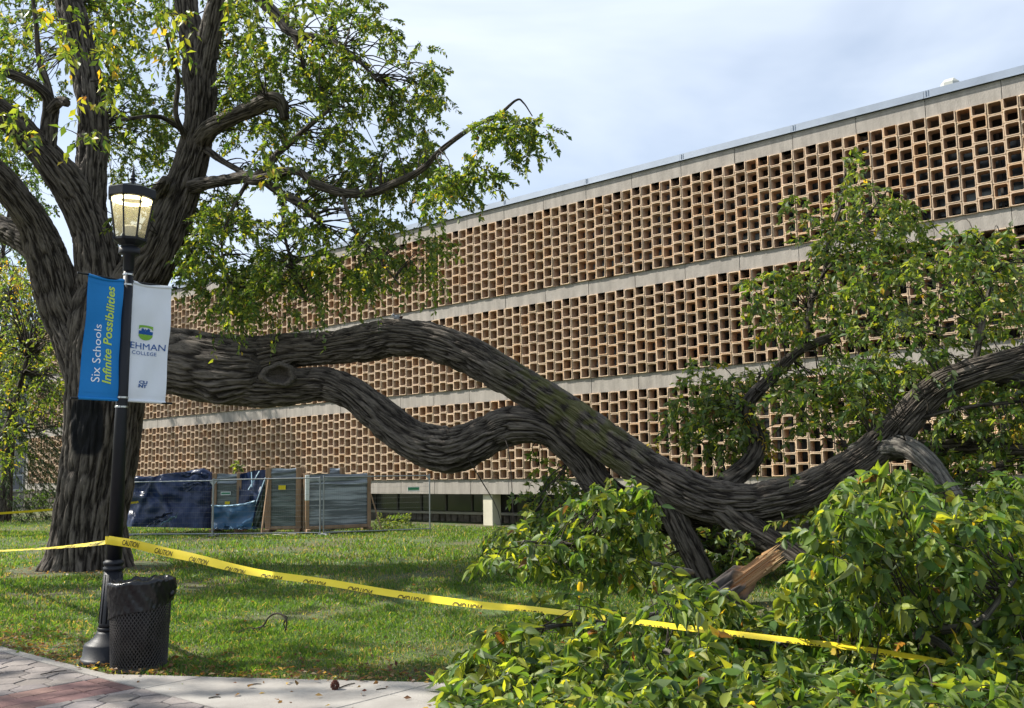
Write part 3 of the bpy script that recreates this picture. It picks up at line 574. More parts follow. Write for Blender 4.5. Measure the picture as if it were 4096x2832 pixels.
def link_twigs(hubs, P, frac, r0, r1, sag=.1, maxd=3.5):
    """curved twigs from the nearest hub to a share of the spray points"""
    sel = P[RNG.random(len(P)) < frac]; d = np.linalg.norm(sel[:, None] - hubs[None], axis=2); j = d.argmin(1); ok = d.min(1) < maxd; sel = sel[ok]; h = hubs[j[ok]]
    t = np.linspace(0, 1, 9)[None, :, None]; L_ = np.linalg.norm(sel - h, axis=1)[:, None, None]
    B = RNG.normal(size=(len(sel), 1, 3)) * .07; B2 = RNG.normal(size=(len(sel), 1, 3)) * .03
    TW = h[:, None] * (1 - t) + sel[:, None] * t + L_ * (B * np.sin(t * math.pi) + B2 * np.sin(2 * t * math.pi) + np.array([0, 0, sag]) * np.sin(t * math.pi))
    return (TW, r0, r1)

# ------------------------------------------------------------------ the standing elm
TY = 17.4
def make_elm():
    base = gnd(196, 1277); base[1] += .7
    root = empty('elm_tree', (base[0], base[1], 0), 'big old elm with a stout furrowed trunk and forking limbs behind the lamp post', 'tree')
    y = TY + .3
    L_ = [limb([(193, 1300, 82, y), (196, 1262, 81, y), (200, 1200, 78, y), (212, 1110, 80, y), (228, 1010, 82, y), (236, 920, 84, y), (238, 840, 86, y), (240, 770, 86, y), (246, 700, 82, y), (255, 640, 60, y)], .04, 1.25, (0., .34, .26), 1, scar=(196, 962, 36, 62)),
          limb([(225, 900, 55, y), (195, 810, 55, y), (158, 735, 46, y), (135, 680, 43, y - .1), (116, 610, 43, y - .2), (100, 560, 40, y - .3), (78, 505, 34, y - .5), (40, 450, 32, y - .8), (-10, 392, 31, y - 1.1), (-80, 330, 27, y - 1.5), (-200, 230, 19, y - 2.2), (-330, 90, 11, y - 3), (-430, -40, 4, y - 3.6)], .04, 1.1, None, 2),
          limb([(110, 590, 34, y), (75, 555, 31, y + .2), (30, 528, 30, y + .5), (-30, 505, 28, y + .9), (-110, 470, 24, y + 1.3), (-240, 400, 17, y + 2.), (-380, 280, 9, y + 2.8), (-470, 180, 3, y + 3.2)], .04, 1.1, None, 3),
          limb([(245, 760, 55, y), (236, 680, 55, y), (226, 600, 52, y), (210, 530, 43, y), (175, 450, 41, y - .1), (135, 392, 37, y - .3), (80, 325, 31, y - .5), (25, 272, 30, y - .8), (-40, 225, 28, y - 1.1), (-120, 160, 24, y - 1.5), (-230, 40, 16, y - 2.2), (-330, -120, 8, y - 3), (-380, -240, 3, y - 3.4)], .04, 1.1, None, 4),
          limb([(200, 500, 36, y), (204, 440, 34, y + .05), (207, 385, 33, y + .1), (211, 310, 34, y + .2), (208, 240, 33, y + .2), (188, 130, 30, y + .3), (160, 20, 29, y + .4), (135, -80, 27, y + .5), (120, -220, 22, y + .7), (125, -420, 14, y + 1)], .04, 1.1, None, 5),
          limb([(250, 740, 50, y), (285, 690, 58, y), (318, 630, 56, y - .05), (355, 565, 49, y - .1), (385, 490, 45, y - .1), (415, 410, 41, y - .1), (436, 345, 37, y - .1), (450, 280, 34, y - .1), (455, 215, 35, y - .1), (452, 160, 37, y - .1), (447, 120, 30, y - .1)], .04, 1.15, None, 6),
          limb([(448, 170, 28, y - .1), (435, 95, 27, y), (420, 10, 26, y + .1), (405, -90, 24, y + .2), (400, -260, 18, y + .5), (420, -430, 10, y + .8)], .04, 1.1, None, 7),
          limb([(458, 180, 26, y - .15), (470, 105, 25, y - .3), (490, 10, 25, y - .5), (505, -80, 23, y - .7), (540, -240, 17, y - 1), (590, -400, 10, y - 1.3)], .04, 1.1, None, 8),
          limb([(452, 320, 22, y - .2), (475, 290, 21, y - .5), (520, 266, 19, y - .8), (570, 245, 19, y - 1), (612, 226, 19, y - 1.2), (634, 236, 16, y - 1.2), (642, 268, 11, y - 1.2)], .04, 1, None, 9),
          limb([(428, 420, 18, y - .2), (470, 412, 15, y - .6), (520, 404, 14, y - 1), (560, 400, 13, y - 1.2), (578, 406, 11, y - 1.3), (662, 385, 9, y - 1.8), (711, 415, 10, y - 2), (773, 434, 10, y - 2.3), (835, 434, 9, y - 2.6), (891, 413, 9, y - 2.9), (953, 380, 7.5, y - 3.2), (990, 342, 6.5, y - 3.4), (1064, 287, 5, y - 3.8), (1120, 262, 4, y - 4), (1163, 226, 2.6, y - 4.2), (1180, 232, 1.8, y - 4.2), (1200, 262, 1.2, y - 4.2)], .05, 1, None, 10),
          limb([(570, 402, 9, y - 1.2), (600, 378, 9, y - 1.3), (628, 345, 8, y - 1.4), (690, 290, 6, y - 1.7), (740, 250, 4, y - 2)], .05, 1, None, 11),
          limb([(600, 412, 9, y - 1.3), (640, 440, 10, y - 1.4), (680, 460, 10, y - 1.6), (718, 496, 9, y - 1.7)], .05, 1, None, 12),
          limb([(545, -60, 14, y - .6), (580, -10, 13, y - .8), (620, 30, 13, y - 1), (660, 74, 11, y - 1.2), (740, 90, 8, y - 1.5), (795, 125, 5, y - 1.8), (850, 180, 3, y - 2)], .05, 1, None, 13),
          limb([(660, 74, 8, y - 1.2), (678, 120, 6, y - 1.3), (692, 200, 4, y - 1.4)], .05, 1, None, 14),
          limb([(462, 335, 9, y - .2), (500, 362, 7, y - .5), (540, 385, 7, y - .8), (566, 402, 6, y - 1.1)], .05, 1, None, 15),
          limb([(418, 310, 8, y - .3), (396, 255, 6, y - .7), (402, 180, 5, y - 1), (385, 122, 4, y - 1.3), (370, 60, 3, y - 1.6)], .05, 1, None, 16),
          limb([(420, 300, 7, y - .3), (360, 264, 5, y - .9), (270, 270, 4, y - 1.6)], .05, 1, None, 17),
          limb([(108, 345, 19, y - .4), (110, 285, 18, y - .5), (113, 240, 17, y - .6), (96, 205, 11, y - .8), (40, 172, 11, y - 1.1), (-20, 158, 10, y - 1.4)], .05, 1, None, 18),
          limb([(112, 240, 12, y - .6), (108, 195, 9, y - .7), (88, 130, 7, y - .8), (82, 60, 5, y - 1), (70, -30, 4, y - 1.2)], .05, 1, None, 19),
          limb([(115, 250, 12, y - .6), (135, 228, 11, y - .8), (150, 232, 10, y - .9)], .04, 1, None, 20),
          limb([(352, 440, 20, y - .3), (370, 415, 14, y - .6), (376, 405, 12, y - .7)], .04, 1, None, 21),
          limb([(770, 432, 5, y - 2.3), (800, 520, 4, y - 2.4), (850, 580, 3, y - 2.5), (900, 640, 2, y - 2.6)], .05, 1, None, 22),
          limb([(640, 440, 5, y - 1.4), (640, 520, 4, y - 1.5), (660, 600, 3, y - 1.6), (690, 680, 2, y - 1.7)], .05, 1, None, 23),
          limb([(560, 405, 5, y - 1.2), (520, 480, 4, y - 1.3), (500, 560, 3, y - 1.4), (520, 650, 2, y - 1.5)], .05, 1, None, 24)]
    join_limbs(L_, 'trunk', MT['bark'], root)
    # crown
    PO_ = [([(-30, -30), (190, -30), (190, 110), (150, 210), (70, 250), (-30, 230)], 150, .38, 3.0), ([(180, -30), (425, -30), (415, 200), (400, 330), (340, 430), (250, 480), (235, 250)], 330, .34, 3.5),
           ([(505, -30), (830, -30), (845, 30), (900, 50), (960, 100), (1000, 150), (1003, 230), (960, 290), (985, 330), (1000, 400), (960, 430), (900, 450), (800, 440), (700, 470), (600, 420), (520, 330), (495, 200)], 640, .36, 4.0),
           ([(430, 440), (560, 420), (700, 500), (860, 460), (960, 470), (1005, 520), (1000, 590), (960, 620), (930, 600), (860, 660), (800, 640), (760, 690), (640, 715), (540, 720), (480, 700), (440, 650), (380, 600), (370, 560), (410, 500)], 450, .44, 4.0),
           ([(1060, 262), (1120, 245), (1230, 275), (1235, 300), (1195, 330), (1150, 410), (1100, 410), (1050, 420), (1010, 395), (1030, 350), (1080, 330)], 85, .40, 1.2), ([(1000, 380), (1060, 400), (1040, 440), (1000, 470), (950, 450)], 30, .3, 1.2),
           ([(-30, 230), (60, 250), (100, 330), (40, 330), (-30, 300)], 30, .3, 2.), ([(255, 470), (330, 440), (300, 520), (262, 520)], 28, .3, 2.), ([(-20, 330), (60, 350), (110, 420), (130, 480), (60, 420), (-20, 380)], 25, .35, 2)]
    LQ = np.vstack([spline(np.array(k, float), 24) for k in ([(210, 530, 43, y), (175, 450, 41, y), (135, 392, 37, y), (80, 325, 31, y), (-40, 225, 28, y)], [(204, 440, 34, y), (211, 310, 34, y), (188, 130, 30, y), (150, -20, 28, y)], [(318, 630, 56, y), (355, 565, 49, y), (385, 490, 45, y), (436, 345, 37, y), (452, 200, 36, y), (447, 120, 40, y), (420, 10, 26, y)], [(458, 180, 26, y), (470, 105, 25, y), (500, -40, 24, y)], [(452, 320, 22, y), (520, 266, 19, y - .8), (612, 226, 19, y - 1.2), (642, 268, 11, y - 1.2)], [(428, 420, 14, y), (520, 404, 12, y - 1), (578, 406, 8, y - 1.3)], [(662, 385, 5, y - 1.8), (711, 415, 5, y - 2), (773, 434, 5, y - 2.3), (835, 434, 5, y - 2.6), (891, 413, 5, y - 2.9), (953, 380, 4, y - 3.2)], [(545, -60, 9, y), (580, -10, 9, y - .8), (620, 30, 9, y - 1), (660, 74, 6, y - 1.2)], [(78, 505, 34, y), (-10, 392, 31, y)], [(108, 345, 19, y), (113, 240, 17, y), (40, 172, 9, y - 1)])])
    LP, LR, LYd = LQ[:, :2], LQ[:, 2], LQ[:, 3]
    P = []
    for i, (pl, n, gap, dy) in enumerate(PO_):
        q = scatter(pl, int(n * {2: 1.9, 3: 1.75}.get(i, 1.4)), gap + .02, 55, i + 1); yy = (TY + {0: 1.5, 1: 1.8, 4: -4.0, 5: -4.0}.get(i, -.6) + RNG.uniform(-dy / 2, dy / 2, len(q))); dd = np.linalg.norm(q[:, None] - LP[None], axis=2) - LR[None]; j = dd.argmin(1); hit = (dd.min(1) < 24) & (RNG.random(len(q)) < .95); yy = np.where(hit, np.maximum(yy, LYd[j] + .5 + RNG.uniform(0, 1.5, len(q))), yy); P.append(at_many(q, yy))
    P = np.vstack(P); A = rand_dirs(len(P), -.25)
    lv, TW = sprays(P, A, 28, .34, .086, .4, (1.4, 3.4, 5, 4, 1.5, .2, .08, .1), .9, .35, .54)
    # hanging tails at the lower edge of the crown
    Q = []
    for x, y_, n in ((480, 690, 8), (560, 705, 9), (640, 690, 9), (720, 665, 8), (800, 640, 8), (850, 610, 8), (900, 580, 6), (950, 590, 8), (975, 560, 8), (980, 620, 5), (600, 650, 8), (520, 640, 9), (700, 610, 8), (420, 590, 6), (970, 480, 8)):
        q = RNG.normal(size=(n, 2)) * 14 + (x, y_); Q.append(at_many(q, np.full(n, TY - 1.6) + RNG.uniform(-1, 1, n)))
    Q = np.vstack(Q); lv2, TW2 = sprays(Q, rand_dirs(len(Q), -.7, .6), 16, .42, .10, .6, (1, 3, 5, 5, 2, .4, .1, .1), .85, .45, .54)
    # nearer bough with bright yellow-green leaves hanging in at the upper left
    N = []
    for pl, n in (([(20, 20), (150, 0), (180, 90), (120, 180), (30, 110)], 30), ([(190, 40), (310, 20), (290, 130), (200, 120)], 26), ([(330, -10), (440, 10), (430, 110), (370, 160), (335, 80)], 26), ([(180, 120), (250, 120), (270, 250), (230, 250), (190, 230)], 14), ([(170, 260), (230, 270), (225, 350), (180, 330)], 9), ([(-20, 230), (60, 235), (120, 310), (90, 340), (-10, 280)], 16), ([(-20, 90), (40, 120), (20, 200), (-20, 200)], 10), ([(480, -30), (700, -30), (690, 40), (520, 30)], 22), ([(560, 330), (610, 320), (640, 380), (580, 390)], 8)):
        q = scatter(pl, n); q = q[:max(4, int(n * .7))]; N.append(at_many(q, RNG.uniform(11.0, 13.0, len(q))))
    N = np.vstack(N); lv3, TW3 = sprays(N, rand_dirs(len(N), -.1), 7, .26, .135, .6, (.3, 2, 4, 6, 4, .9, .1, .1), .8, .55, .46)
    # crown outside the picture (throws the dappled shade)
    n = 6000; v = RNG.normal(size=(n, 3)); v = nrm(v) * RNG.uniform(.25, 1, (n, 1)) ** .5; O = np.array([-9.5, 15.5, 12.5]) + v * np.array([11.5, 10.5, 6.5])
    g = vnoise(O[:, 0] * .42 + 20, O[:, 1] * .42 + O[:, 2] * .3 + 20); px = to_px(O); outf = ~((px[:, 0] > -60) & (px[:, 0] < 2400) & (px[:, 1] > -60) & (px[:, 1] < 1650)) & ~((px[:, 0] > 800) & (px[:, 0] < 2600) & (px[:, 1] > -420)) & (O[:, 1] > 3.0) & (g > .52) & (O[:, 2] > 6)
    O = O[outf]; hh = O[:, 2] / math.tan(SUN_EL); gx, gy = O[:, 0] - SUN[0] * hh, O[:, 1] - SUN[1] * hh       # unseen crown thinned by shadow landing, to put sun on heap and near lawn
    pr = np.where((gx > -.8) & (gx < 5) & (gy > 5.5) & (gy < 9.6), .12, np.where((gy > 9.2) & (gy < 12.6) & (gx > -8) & (gx < 2), .22, np.where((gy > 12.6) & (gy < 20), 1., .75))); O = O[RNG.random(len(O)) < pr]; lv4, TW4 = sprays(O, rand_dirs(len(O), -.2), 22, .5, .165, .6, (3, 5, 4, 2, .5, .1, .1, .2), .9, .3, .5)
    put_leaves(cat_leaves([lv, lv2, lv3, lv4]), 'crown', MT['leaf'], root)
    hubs = np.vstack([V[0][::max(1, len(V[0]) // 80)] for V in L_[3:]])
    put_twigs([(TW, .005, .002), (TW2, .004, .0015), (TW3, .004, .002), (TW4, .006, .002), link_twigs(hubs, P[to_px(P)[:, 0] < 1000], .2, .016, .004, .12, 3.0), link_twigs(hubs, Q, .4, .010, .004, .15, 3.2)], 'twig', MT['twig'], root)
    return hubs
make_elm()

# ------------------------------------------------------------------ the fallen limb
def make_fallen():
    b = at(420, 830, 17.2)
    root = empty('fallen_limb', (b[0], b[1], 0), 'huge forked limb torn from the elm, arching down into a heap of leaves at right', 'fallen limb')
    kn1 = at(485, 892, 15.9); kn2 = at(628, 842, 15.75)
    U = [(255, 810, 84, 17.5), (330, 810, 76, 17.2), (400, 815, 76, 16.9), (470, 828, 77, 16.6), (540, 836, 74, 16.4), (600, 835, 66, 16.25)]
    L_ = [limb(U, .055, 1.2, None, 31, knots=[(kn1, .28, .2), (kn2, .3, .12)]),
          limb([(510, 815, 58, 16.5), (590, 806, 50, 16.3), (660, 790, 41, 16.1), (732, 785, 38, 15.9), (800, 776, 41, 15.7), (846, 768, 43, 15.6), (890, 760, 41, 15.45), (962, 767, 40, 15.3), (1050, 797, 40, 15.1), (1130, 842, 39, 14.9), (1195, 880, 38, 14.8), (1297, 946, 39, 14.6), (1370, 1000, 41, 14.45), (1444, 1050, 41, 14.3), (1520, 1096, 44, 14.1), (1600, 1130, 45, 13.95), (1680, 1138, 44, 13.8), (1750, 1128, 42, 13.65), (1830, 1104, 39, 13.5), (1915, 1056, 36, 13.3), (1985, 1006, 38, 13.15), (2035, 955, 35, 13.0), (2080, 905, 33, 12.9), (2130, 865, 32, 12.75), (2200, 838, 30, 12.6), (2265, 820, 29, 12.45), (2350, 795, 27, 12.3), (2480, 760, 21, 12.), (2620, 700, 14, 11.8), (2760, 620, 7, 11.6), (2850, 560, 2.5, 11.5)], .04, 1.15, None, 32, moss=(1290, 190)),
          limb([(520, 860, 52, 16.4), (590, 870, 46, 16.2), (660, 872, 40, 16.1), (735, 868, 36, 15.9), (785, 884, 36, 15.7), (828, 915, 37, 15.6), (868, 948, 40, 15.5), (925, 990, 42, 15.3), (975, 1008, 46, 15.2), (1022, 1013, 49, 15.1), (1060, 1002, 46, 15.0), (1100, 982, 43, 14.95), (1147, 962, 42, 14.9), (1192, 960, 38, 14.8), (1225, 968, 33, 14.8), (1255, 986, 31, 14.8), (1310, 1036, 31, 14.8), (1350, 1092, 32, 14.75), (1400, 1130, 32, 14.7), (1480, 1152, 31, 14.6), (1560, 1165, 30, 14.5), (1650, 1168, 28, 14.4), (1760, 1150, 26, 14.2)], .04, 1.15, None, 33),
          limb([(1468, 1075, 34, 14.3), (1500, 1125, 31, 14.2), (1530, 1185, 28, 14.15), (1560, 1245, 26, 14.1), (1592, 1308, 24, 14.05)], .04, 1.1, None, 34),
          limb([(1620, 1135, 34, 13.9), (1660, 1170, 30, 13.7), (1715, 1205, 27, 13.5), (1780, 1245, 24, 13.2), (1850, 1290, 20, 12.9)], .04, 1.1, None, 35),
          limb([(1440, 1150, 22, 15.2), (1560, 1205, 22, 15.1), (1660, 1235, 22, 14.9), (1780, 1250, 20, 14.6)], .04, 1.1, None, 36),
          limb([(1600, 1110, 26, 14.2), (1640, 1086, 23, 14.4), (1690, 1042, 21, 14.6), (1706, 1005, 19, 14.7), (1697, 965, 16, 14.8), (1684, 930, 15, 14.8), (1692, 900, 15, 14.8), (1742, 848, 14, 14.9), (1800, 792, 11, 15.), (1860, 765, 9, 15.1), (1915, 745, 6, 15.2), (1960, 720, 4, 15.2)], .045, 1, None, 37),
          limb([(1815, 775, 8, 15.), (1826, 690, 7, 15.1), (1858, 610, 5, 15.2), (1868, 540, 3.5, 15.3), (1900, 450, 2.4, 15.3), (1905, 380, 1.5, 15.3)], .05, 1, None, 38),
          limb([(1840, 640, 4, 15.1), (1900, 560, 3, 15.1), (1960, 480, 2.4, 15.1), (2000, 430, 1.6, 15.1)], .05, 1, None, 39),
          limb([(1925, 1028, 24, 13.35), (1975, 1008, 26, 13.15), (2040, 1008, 24, 12.8), (2090, 1040, 22, 12.5), (2125, 1085, 20, 12.3), (2155, 1125, 18, 12.1)], .04, 1.1, None, 40),
          limb([(1980, 1020, 22, 13.4), (2080, 1012, 21, 13.6), (2180, 1000, 21, 13.7), (2330, 1008, 18, 13.8), (2480, 990, 12, 13.9), (2620, 950, 4, 14)], .04, 1.1, None, 41),
          limb([(1900, 1110, 18, 13.6), (2050, 1100, 16, 13.5), (2150, 1085, 15, 13.4), (2260, 1050, 13, 13.3)], .04, 1.1, None, 42),
          limb([(2195, 832, 8, 12.6), (2208, 760, 7, 12.7), (2218, 700, 6, 12.8), (2232, 630, 4, 12.9), (2225, 560, 2.5, 12.9)], .05, 1, None, 43),
          limb([(2215, 850, 18, 12.9), (2270, 856, 18, 13.), (2360, 868, 16, 13.1), (2480, 880, 11, 13.2), (2600, 860, 4, 13.3)], .05, 1, None, 44),
          limb([(2030, 960, 6, 12.9), (2120, 930, 5, 12.7), (2200, 915, 5, 12.6), (2300, 905, 4, 12.5)], .05, 1, None, 45)]
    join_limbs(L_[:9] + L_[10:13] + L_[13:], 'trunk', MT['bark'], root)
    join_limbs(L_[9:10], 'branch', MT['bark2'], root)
    # hollow knot where a branch was lost
    t = to_dir = nrm(EYE - kn2); c = at(628, 845, 15.72) ; c = c + t * .36
    rgt = nrm(np.cross([0, 0, 1.], t)) * -1; upv = np.cross(t, rgt); prof = [(.285, -.16), (.27, .0), (.235, .055), (.19, .045), (.165, -.02), (.15, -.1), (.1, -.13), (0.004, -.13)]
    Vk = []; n = 32
    for r_, h_ in prof:
        for k in range(n):
            a = k * 2 * math.pi / n; rr = r_ * (1 + .08 * math.sin(3 * a + 1) + .05 * math.sin(7 * a)); Vk.append(c + (rgt * math.cos(a) * 1.05 + upv * math.sin(a) * .72) * rr + t * h_)
    Fk = np.array([(i * n + k, i * n + (k + 1) % n, (i + 1) * n + (k + 1) % n, (i + 1) * n + k) for i in range(len(prof) - 1) for k in range(n)])
    uvk = np.array([(k * .05, i * .3) for i in range(len(prof)) for k in range(n)])
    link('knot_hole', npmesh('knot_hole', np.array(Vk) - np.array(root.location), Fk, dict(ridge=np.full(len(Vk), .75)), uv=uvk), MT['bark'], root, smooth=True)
    LF = np.vstack([spline(np.array(k, float), 30) for k in ([(1297, 946, 36, 14.6), (1444, 1050, 38, 14.3), (1600, 1130, 40, 13.95), (1750, 1130, 38, 13.65), (1830, 1106, 36, 13.5), (1915, 1056, 34, 13.3), (1985, 1006, 34, 13.15), (2035, 955, 33, 13), (2080, 905, 31, 12.9), (2130, 865, 30, 12.75), (2200, 838, 28, 12.6), (2340, 800, 26, 12.3)], [(1640, 1086, 18, 14.4), (1706, 1005, 15, 14.7), (1684, 930, 11, 14.8), (1742, 848, 10, 14.9), (1800, 792, 8, 15), (1915, 745, 5, 15.2)], [(1468, 1075, 30, 14.3), (1530, 1185, 24, 14.15), (1592, 1308, 22, 14.05)], [(1620, 1135, 30, 13.9), (1715, 1205, 24, 13.5), (1780, 1245, 20, 13.2)], [(1970, 1005, 24, 13.1), (2090, 1040, 18, 12.5), (2155, 1125, 16, 12.1)], [(1815, 775, 5, 15), (1826, 690, 5, 15.1), (1858, 610, 3, 15.2)], [(2195, 832, 6, 12.6), (2218, 700, 5, 12.8)], [(2080, 1012, 16, 13.6), (2330, 1008, 14, 13.8)])])
    # foliage further back
    PL = [([(1880, 370), (1930, 350), (1960, 400), (1990, 470), (1960, 560), (1880, 560), (1850, 480)], 48, 15.2, .8, .25), ([(2010, 440), (2060, 430), (2090, 520), (2075, 590), (1990, 580), (1960, 520)], 60, 15.0, .6, .0),
          ([(1745, 430), (1800, 440), (1830, 500), (1790, 490)], 8, 15.2, .4, 0), ([(1790, 520), (1900, 480), (2000, 560), (2090, 620), (1960, 680), (1850, 640)], 95, 15.1, 1., .28), ([(1680, 620), (1760, 600), (1870, 640), (1900, 740), (1830, 800), (1740, 780), (1690, 700)], 105, 15., 1., .36),
          ([(1900, 600), (2090, 560), (2200, 540), (2320, 560), (2320, 860), (2150, 850), (2060, 890), (1990, 940), (1900, 900), (1860, 780)], 400, 13.9, 2.0, .28), ([(2120, 500), (2280, 520), (2250, 620), (2110, 600)], 34, 13.2, .8, .3),
          ([(1510, 860), (1570, 820), (1640, 840), (1720, 800), (1760, 860), (1700, 900), (1640, 960), (1560, 960)], 85, 15.1, .8, .3), ([(1540, 950), (1620, 890), (1680, 910), (1720, 960), (1730, 1050), (1650, 1060), (1560, 1010)], 110, 15.0, .8, .3),
          ([(1760, 820), (1900, 800), (2030, 850), (2020, 930), (1930, 980), (1800, 960), (1740, 900)], 150, 14.3, 1.4, .3), ([(1900, 920), (2000, 930), (2040, 960), (1960, 1000)], 22, 13.6, .6, .2), ([(2060, 890), (2320, 850), (2320, 1180), (2160, 1150), (2060, 1060), (2050, 960)], 250, 13.3, 1.2, .3),
          ([(1190, 1100), (1250, 1080), (1330, 1100), (1380, 1150), (1330, 1190), (1180, 1170)], 50, 15.2, .8, .3), ([(1150, 1160), (1300, 1150), (1480, 1170), (1600, 1230), (1580, 1310), (1300, 1290), (1060, 1280)], 120, 14.2, 1.4, .25), ([(1560, 1170), (1700, 1200), (1760, 1260), (1660, 1310), (1580, 1280)], 70, 14.0, 1.2, .2), ([(1720, 1080), (1900, 1060), (2060, 1060), (2200, 1180), (2000, 1250), (1780, 1200)], 120, 12.9, 1.2, .2), ([(1205, 1040), (1240, 1035), (1255, 1090), (1220, 1090)], 10, 15.3, .3, 0), ([(1500, 900), (1530, 890), (1540, 1010), (1510, 1000)], 14, 15.3, .4, 0), ([(2330, 560), (2650, 540), (2860, 560), (2800, 900), (2640, 1120), (2330, 1180)], 330, 12.9, 1.5, .28)]
    P = []
    for i, (pl, n, yc, dy, gap) in enumerate(PL):
        q = scatter(pl, int(n * 1.25), gap, 45, i + 31); yy = yc + RNG.uniform(-dy, dy, len(q)); yy = keep_clear(q, yy, LF, 14, .93)[1]; p = at_many(q, yy); p[:, 2] = np.maximum(p[:, 2], .12); P.append(p)
    P = np.vstack(P); lv, TW = sprays(P, rand_dirs(len(P), .15), 14, .34, .112, .5, (1, 3, 5, 4.2, 1.1, .14, .15, 3), .85, .4, .5)
    # dark green mass at the tip of one branch keeps its leaves upright
    # a few clusters that have turned yellow
    Yq = []
    for x, y_, n, Y in ((1700, 930, 5, 14.6), (1712, 985, 6, 14.6), (1725, 1010, 5, 14.6), (2295, 960, 8, 12.4), (2270, 640, 5, 13), (2180, 1030, 4, 13), (1480, 1000, 2, 14.5)):
        Yq.append(at_many(RNG.normal(size=(n, 2)) * 8 + (x, y_), np.full(n, Y)))
    Yq = np.vstack(Yq); lvy, TWy = sprays(Yq, rand_dirs(len(Yq), -.4), 7, .2, .08, .6, (0, 0, 0, .6, 2, 6, .5, 0), .8, .5, .42)
    put_leaves(cat_leaves([lv, lvy]), 'foliage', MT['leaf'], root)
    # large leaves in the foreground heap
    tape = np.array([(245, 1215, 8.6), (440, 1258, 8.4), (733, 1311, 8.1), (1086, 1364, 7.75), (1199, 1373, 7.6), (1521, 1412, 7.3), (1773, 1442, 7.05), (2049, 1479, 6.8), (2320, 1523, 6.5)])
    PF = [([(1165, 1190), (1230, 1205), (1300, 1165), (1360, 1150), (1470, 1160), (1480, 1230), (1440, 1300), (1320, 1320), (1220, 1300), (1130, 1275), (1095, 1275)], 130, 8.7, 10.2), ([(1290, 1130), (1350, 1100), (1460, 1110), (1480, 1160), (1400, 1170)], 40, 8.8, 9.6),
          ([(990, 1610), (1035, 1510), (1080, 1460), (1150, 1415), (1260, 1365), (1400, 1330), (1540, 1345), (1640, 1420), (1750, 1380), (1800, 1620), (985, 1620)], 430, 6.45, 8.6), ([(1090, 1430), (1160, 1405), (1240, 1365), (1330, 1345), (1250, 1410), (1140, 1440)], 36, 7.0, 8.),
          ([(1810, 1215), (1850, 1140), (1900, 1095), (1965, 1065), (2040, 1075), (2080, 1125), (2150, 1140), (2250, 1165), (2330, 1215), (2330, 1620), (1690, 1620), (1720, 1420), (1800, 1320), (1830, 1260)], 860, 6.5, 8.8), ([(1900, 1080), (2000, 1015), (2040, 1030), (2050, 1080), (1960, 1100)], 14, 7.2, 7.9), ([(1500, 1300), (1560, 1260), (1590, 1320), (1560, 1370)], 14, 7.6, 8.0), ([(1560, 1400), (1720, 1385), (1750, 1500), (1560, 1480)], 44, 7.2, 8.2), ([(2180, 1120), (2330, 1060), (2330, 1200), (2200, 1200)], 34, 8.0, 9.5), ([(2340, 1190), (2480, 1200), (2600, 1330), (2640, 1620), (2340, 1620)], 260, 6.8, 8.8), ([(1580, 1330), (1630, 1300), (1660, 1400), (1600, 1420)], 14, 7.4, 7.8)]
    P = []
    for i, (pl, n, ya, yb) in enumerate(PF):
        q = scatter(pl, int(n * 1.15), .22 if n > 100 else 0, 75, i + 77); yy = RNG.uniform(ya, yb, len(q))
        d = ray(0, 0); p = at_many(q, yy); bad = p[:, 2] < .1
        zz = at_many(q, np.ones(len(q)))[:, 2] - EYE[2]; yg = np.where(zz < -.01, -1.5 / np.minimum(zz, -.01), 99); yy = np.where(bad, yg * RNG.uniform(.9, 1, len(q)), yy); p = at_many(q, yy)
        yt = np.interp(q[:, 0], tape[:, 0], tape[:, 2]); ty = np.interp(q[:, 0], tape[:, 0], tape[:, 1]); front = (yy < yt + .22) & (np.abs(q[:, 1] - ty) < 46) & (RNG.random(len(q)) < .98) & (q[:, 0] < 2140)
        keep = ~front & (p[:, 2] > .04); keep &= ~keep_clear(q, yy, LF, 8, .88)[0]
        lg = (q[:, 0] > 1625) & (q[:, 0] < 1765) & (q[:, 1] > 1225) & (q[:, 1] < 1365); keep &= ~lg
        P.append(p[keep])
    P = np.vstack(P); A = rand_dirs(len(P), .45); A[:, 1] -= .25; A = nrm(A)
    lf, TWf = sprays(P, A, 11, .22, .110, .35, (1.4, 3.4, 5, 4.4, 1.7, .22, .15, 1.2), .8, .62, .47)
    rot = RNG.random(len(lf['P'])); lf['N'] = nrm(lf['N'] + np.array([0, -.55, 0]) + RNG.normal(size=lf['N'].shape) * .25); lf['N'] = nrm(lf['N'] - lf['D'] * (lf['N'] * lf['D']).sum(1, keepdims=True))
    px = to_px(lf['P']); app = lf['l'] / np.linalg.norm(lf['P'] - EYE, axis=1); inv = (px[:, 0] > 930) & (px[:, 0] < 2300) & (px[:, 1] < 1590); idx = np.argsort(-np.where(inv, app, 0))[:298]
    rest = np.ones(len(px), bool); rest[idx] = False
    put_leaves({k: v[rest] for k, v in lf.items()}, 'foliage', MT['leafn'], root, LEAF16)
    T, Fs = LEAF16; vars_ = []
    cv = colors(16, (1.2, 3, 5, 4.4, 2., .25, .2, 1.4))
    for i in range(16):
        Tv = T.copy(); Tv[:, 1] *= [.40, .45, .5, .43][i % 4]; Tv[:, 2] = Tv[:, 2] * [1, 1.9, .5, -.4][(i // 4) % 4] + [0, .10, -.05, .06][i % 4] * np.abs(Tv[:, 1]) * np.sin(Tv[:, 0] * (5 + i)); Tv[:, 1] += [0, .05, -.06, .03][(i // 4) % 4] * Tv[:, 0] ** 2
        vars_.append(npmesh('leaf', Tv, Fs, dict(col=np.tile(cv[i], (len(T), 1))))); vars_[-1].materials.append(MT['leafn'])
    rl = Vector(root.location)
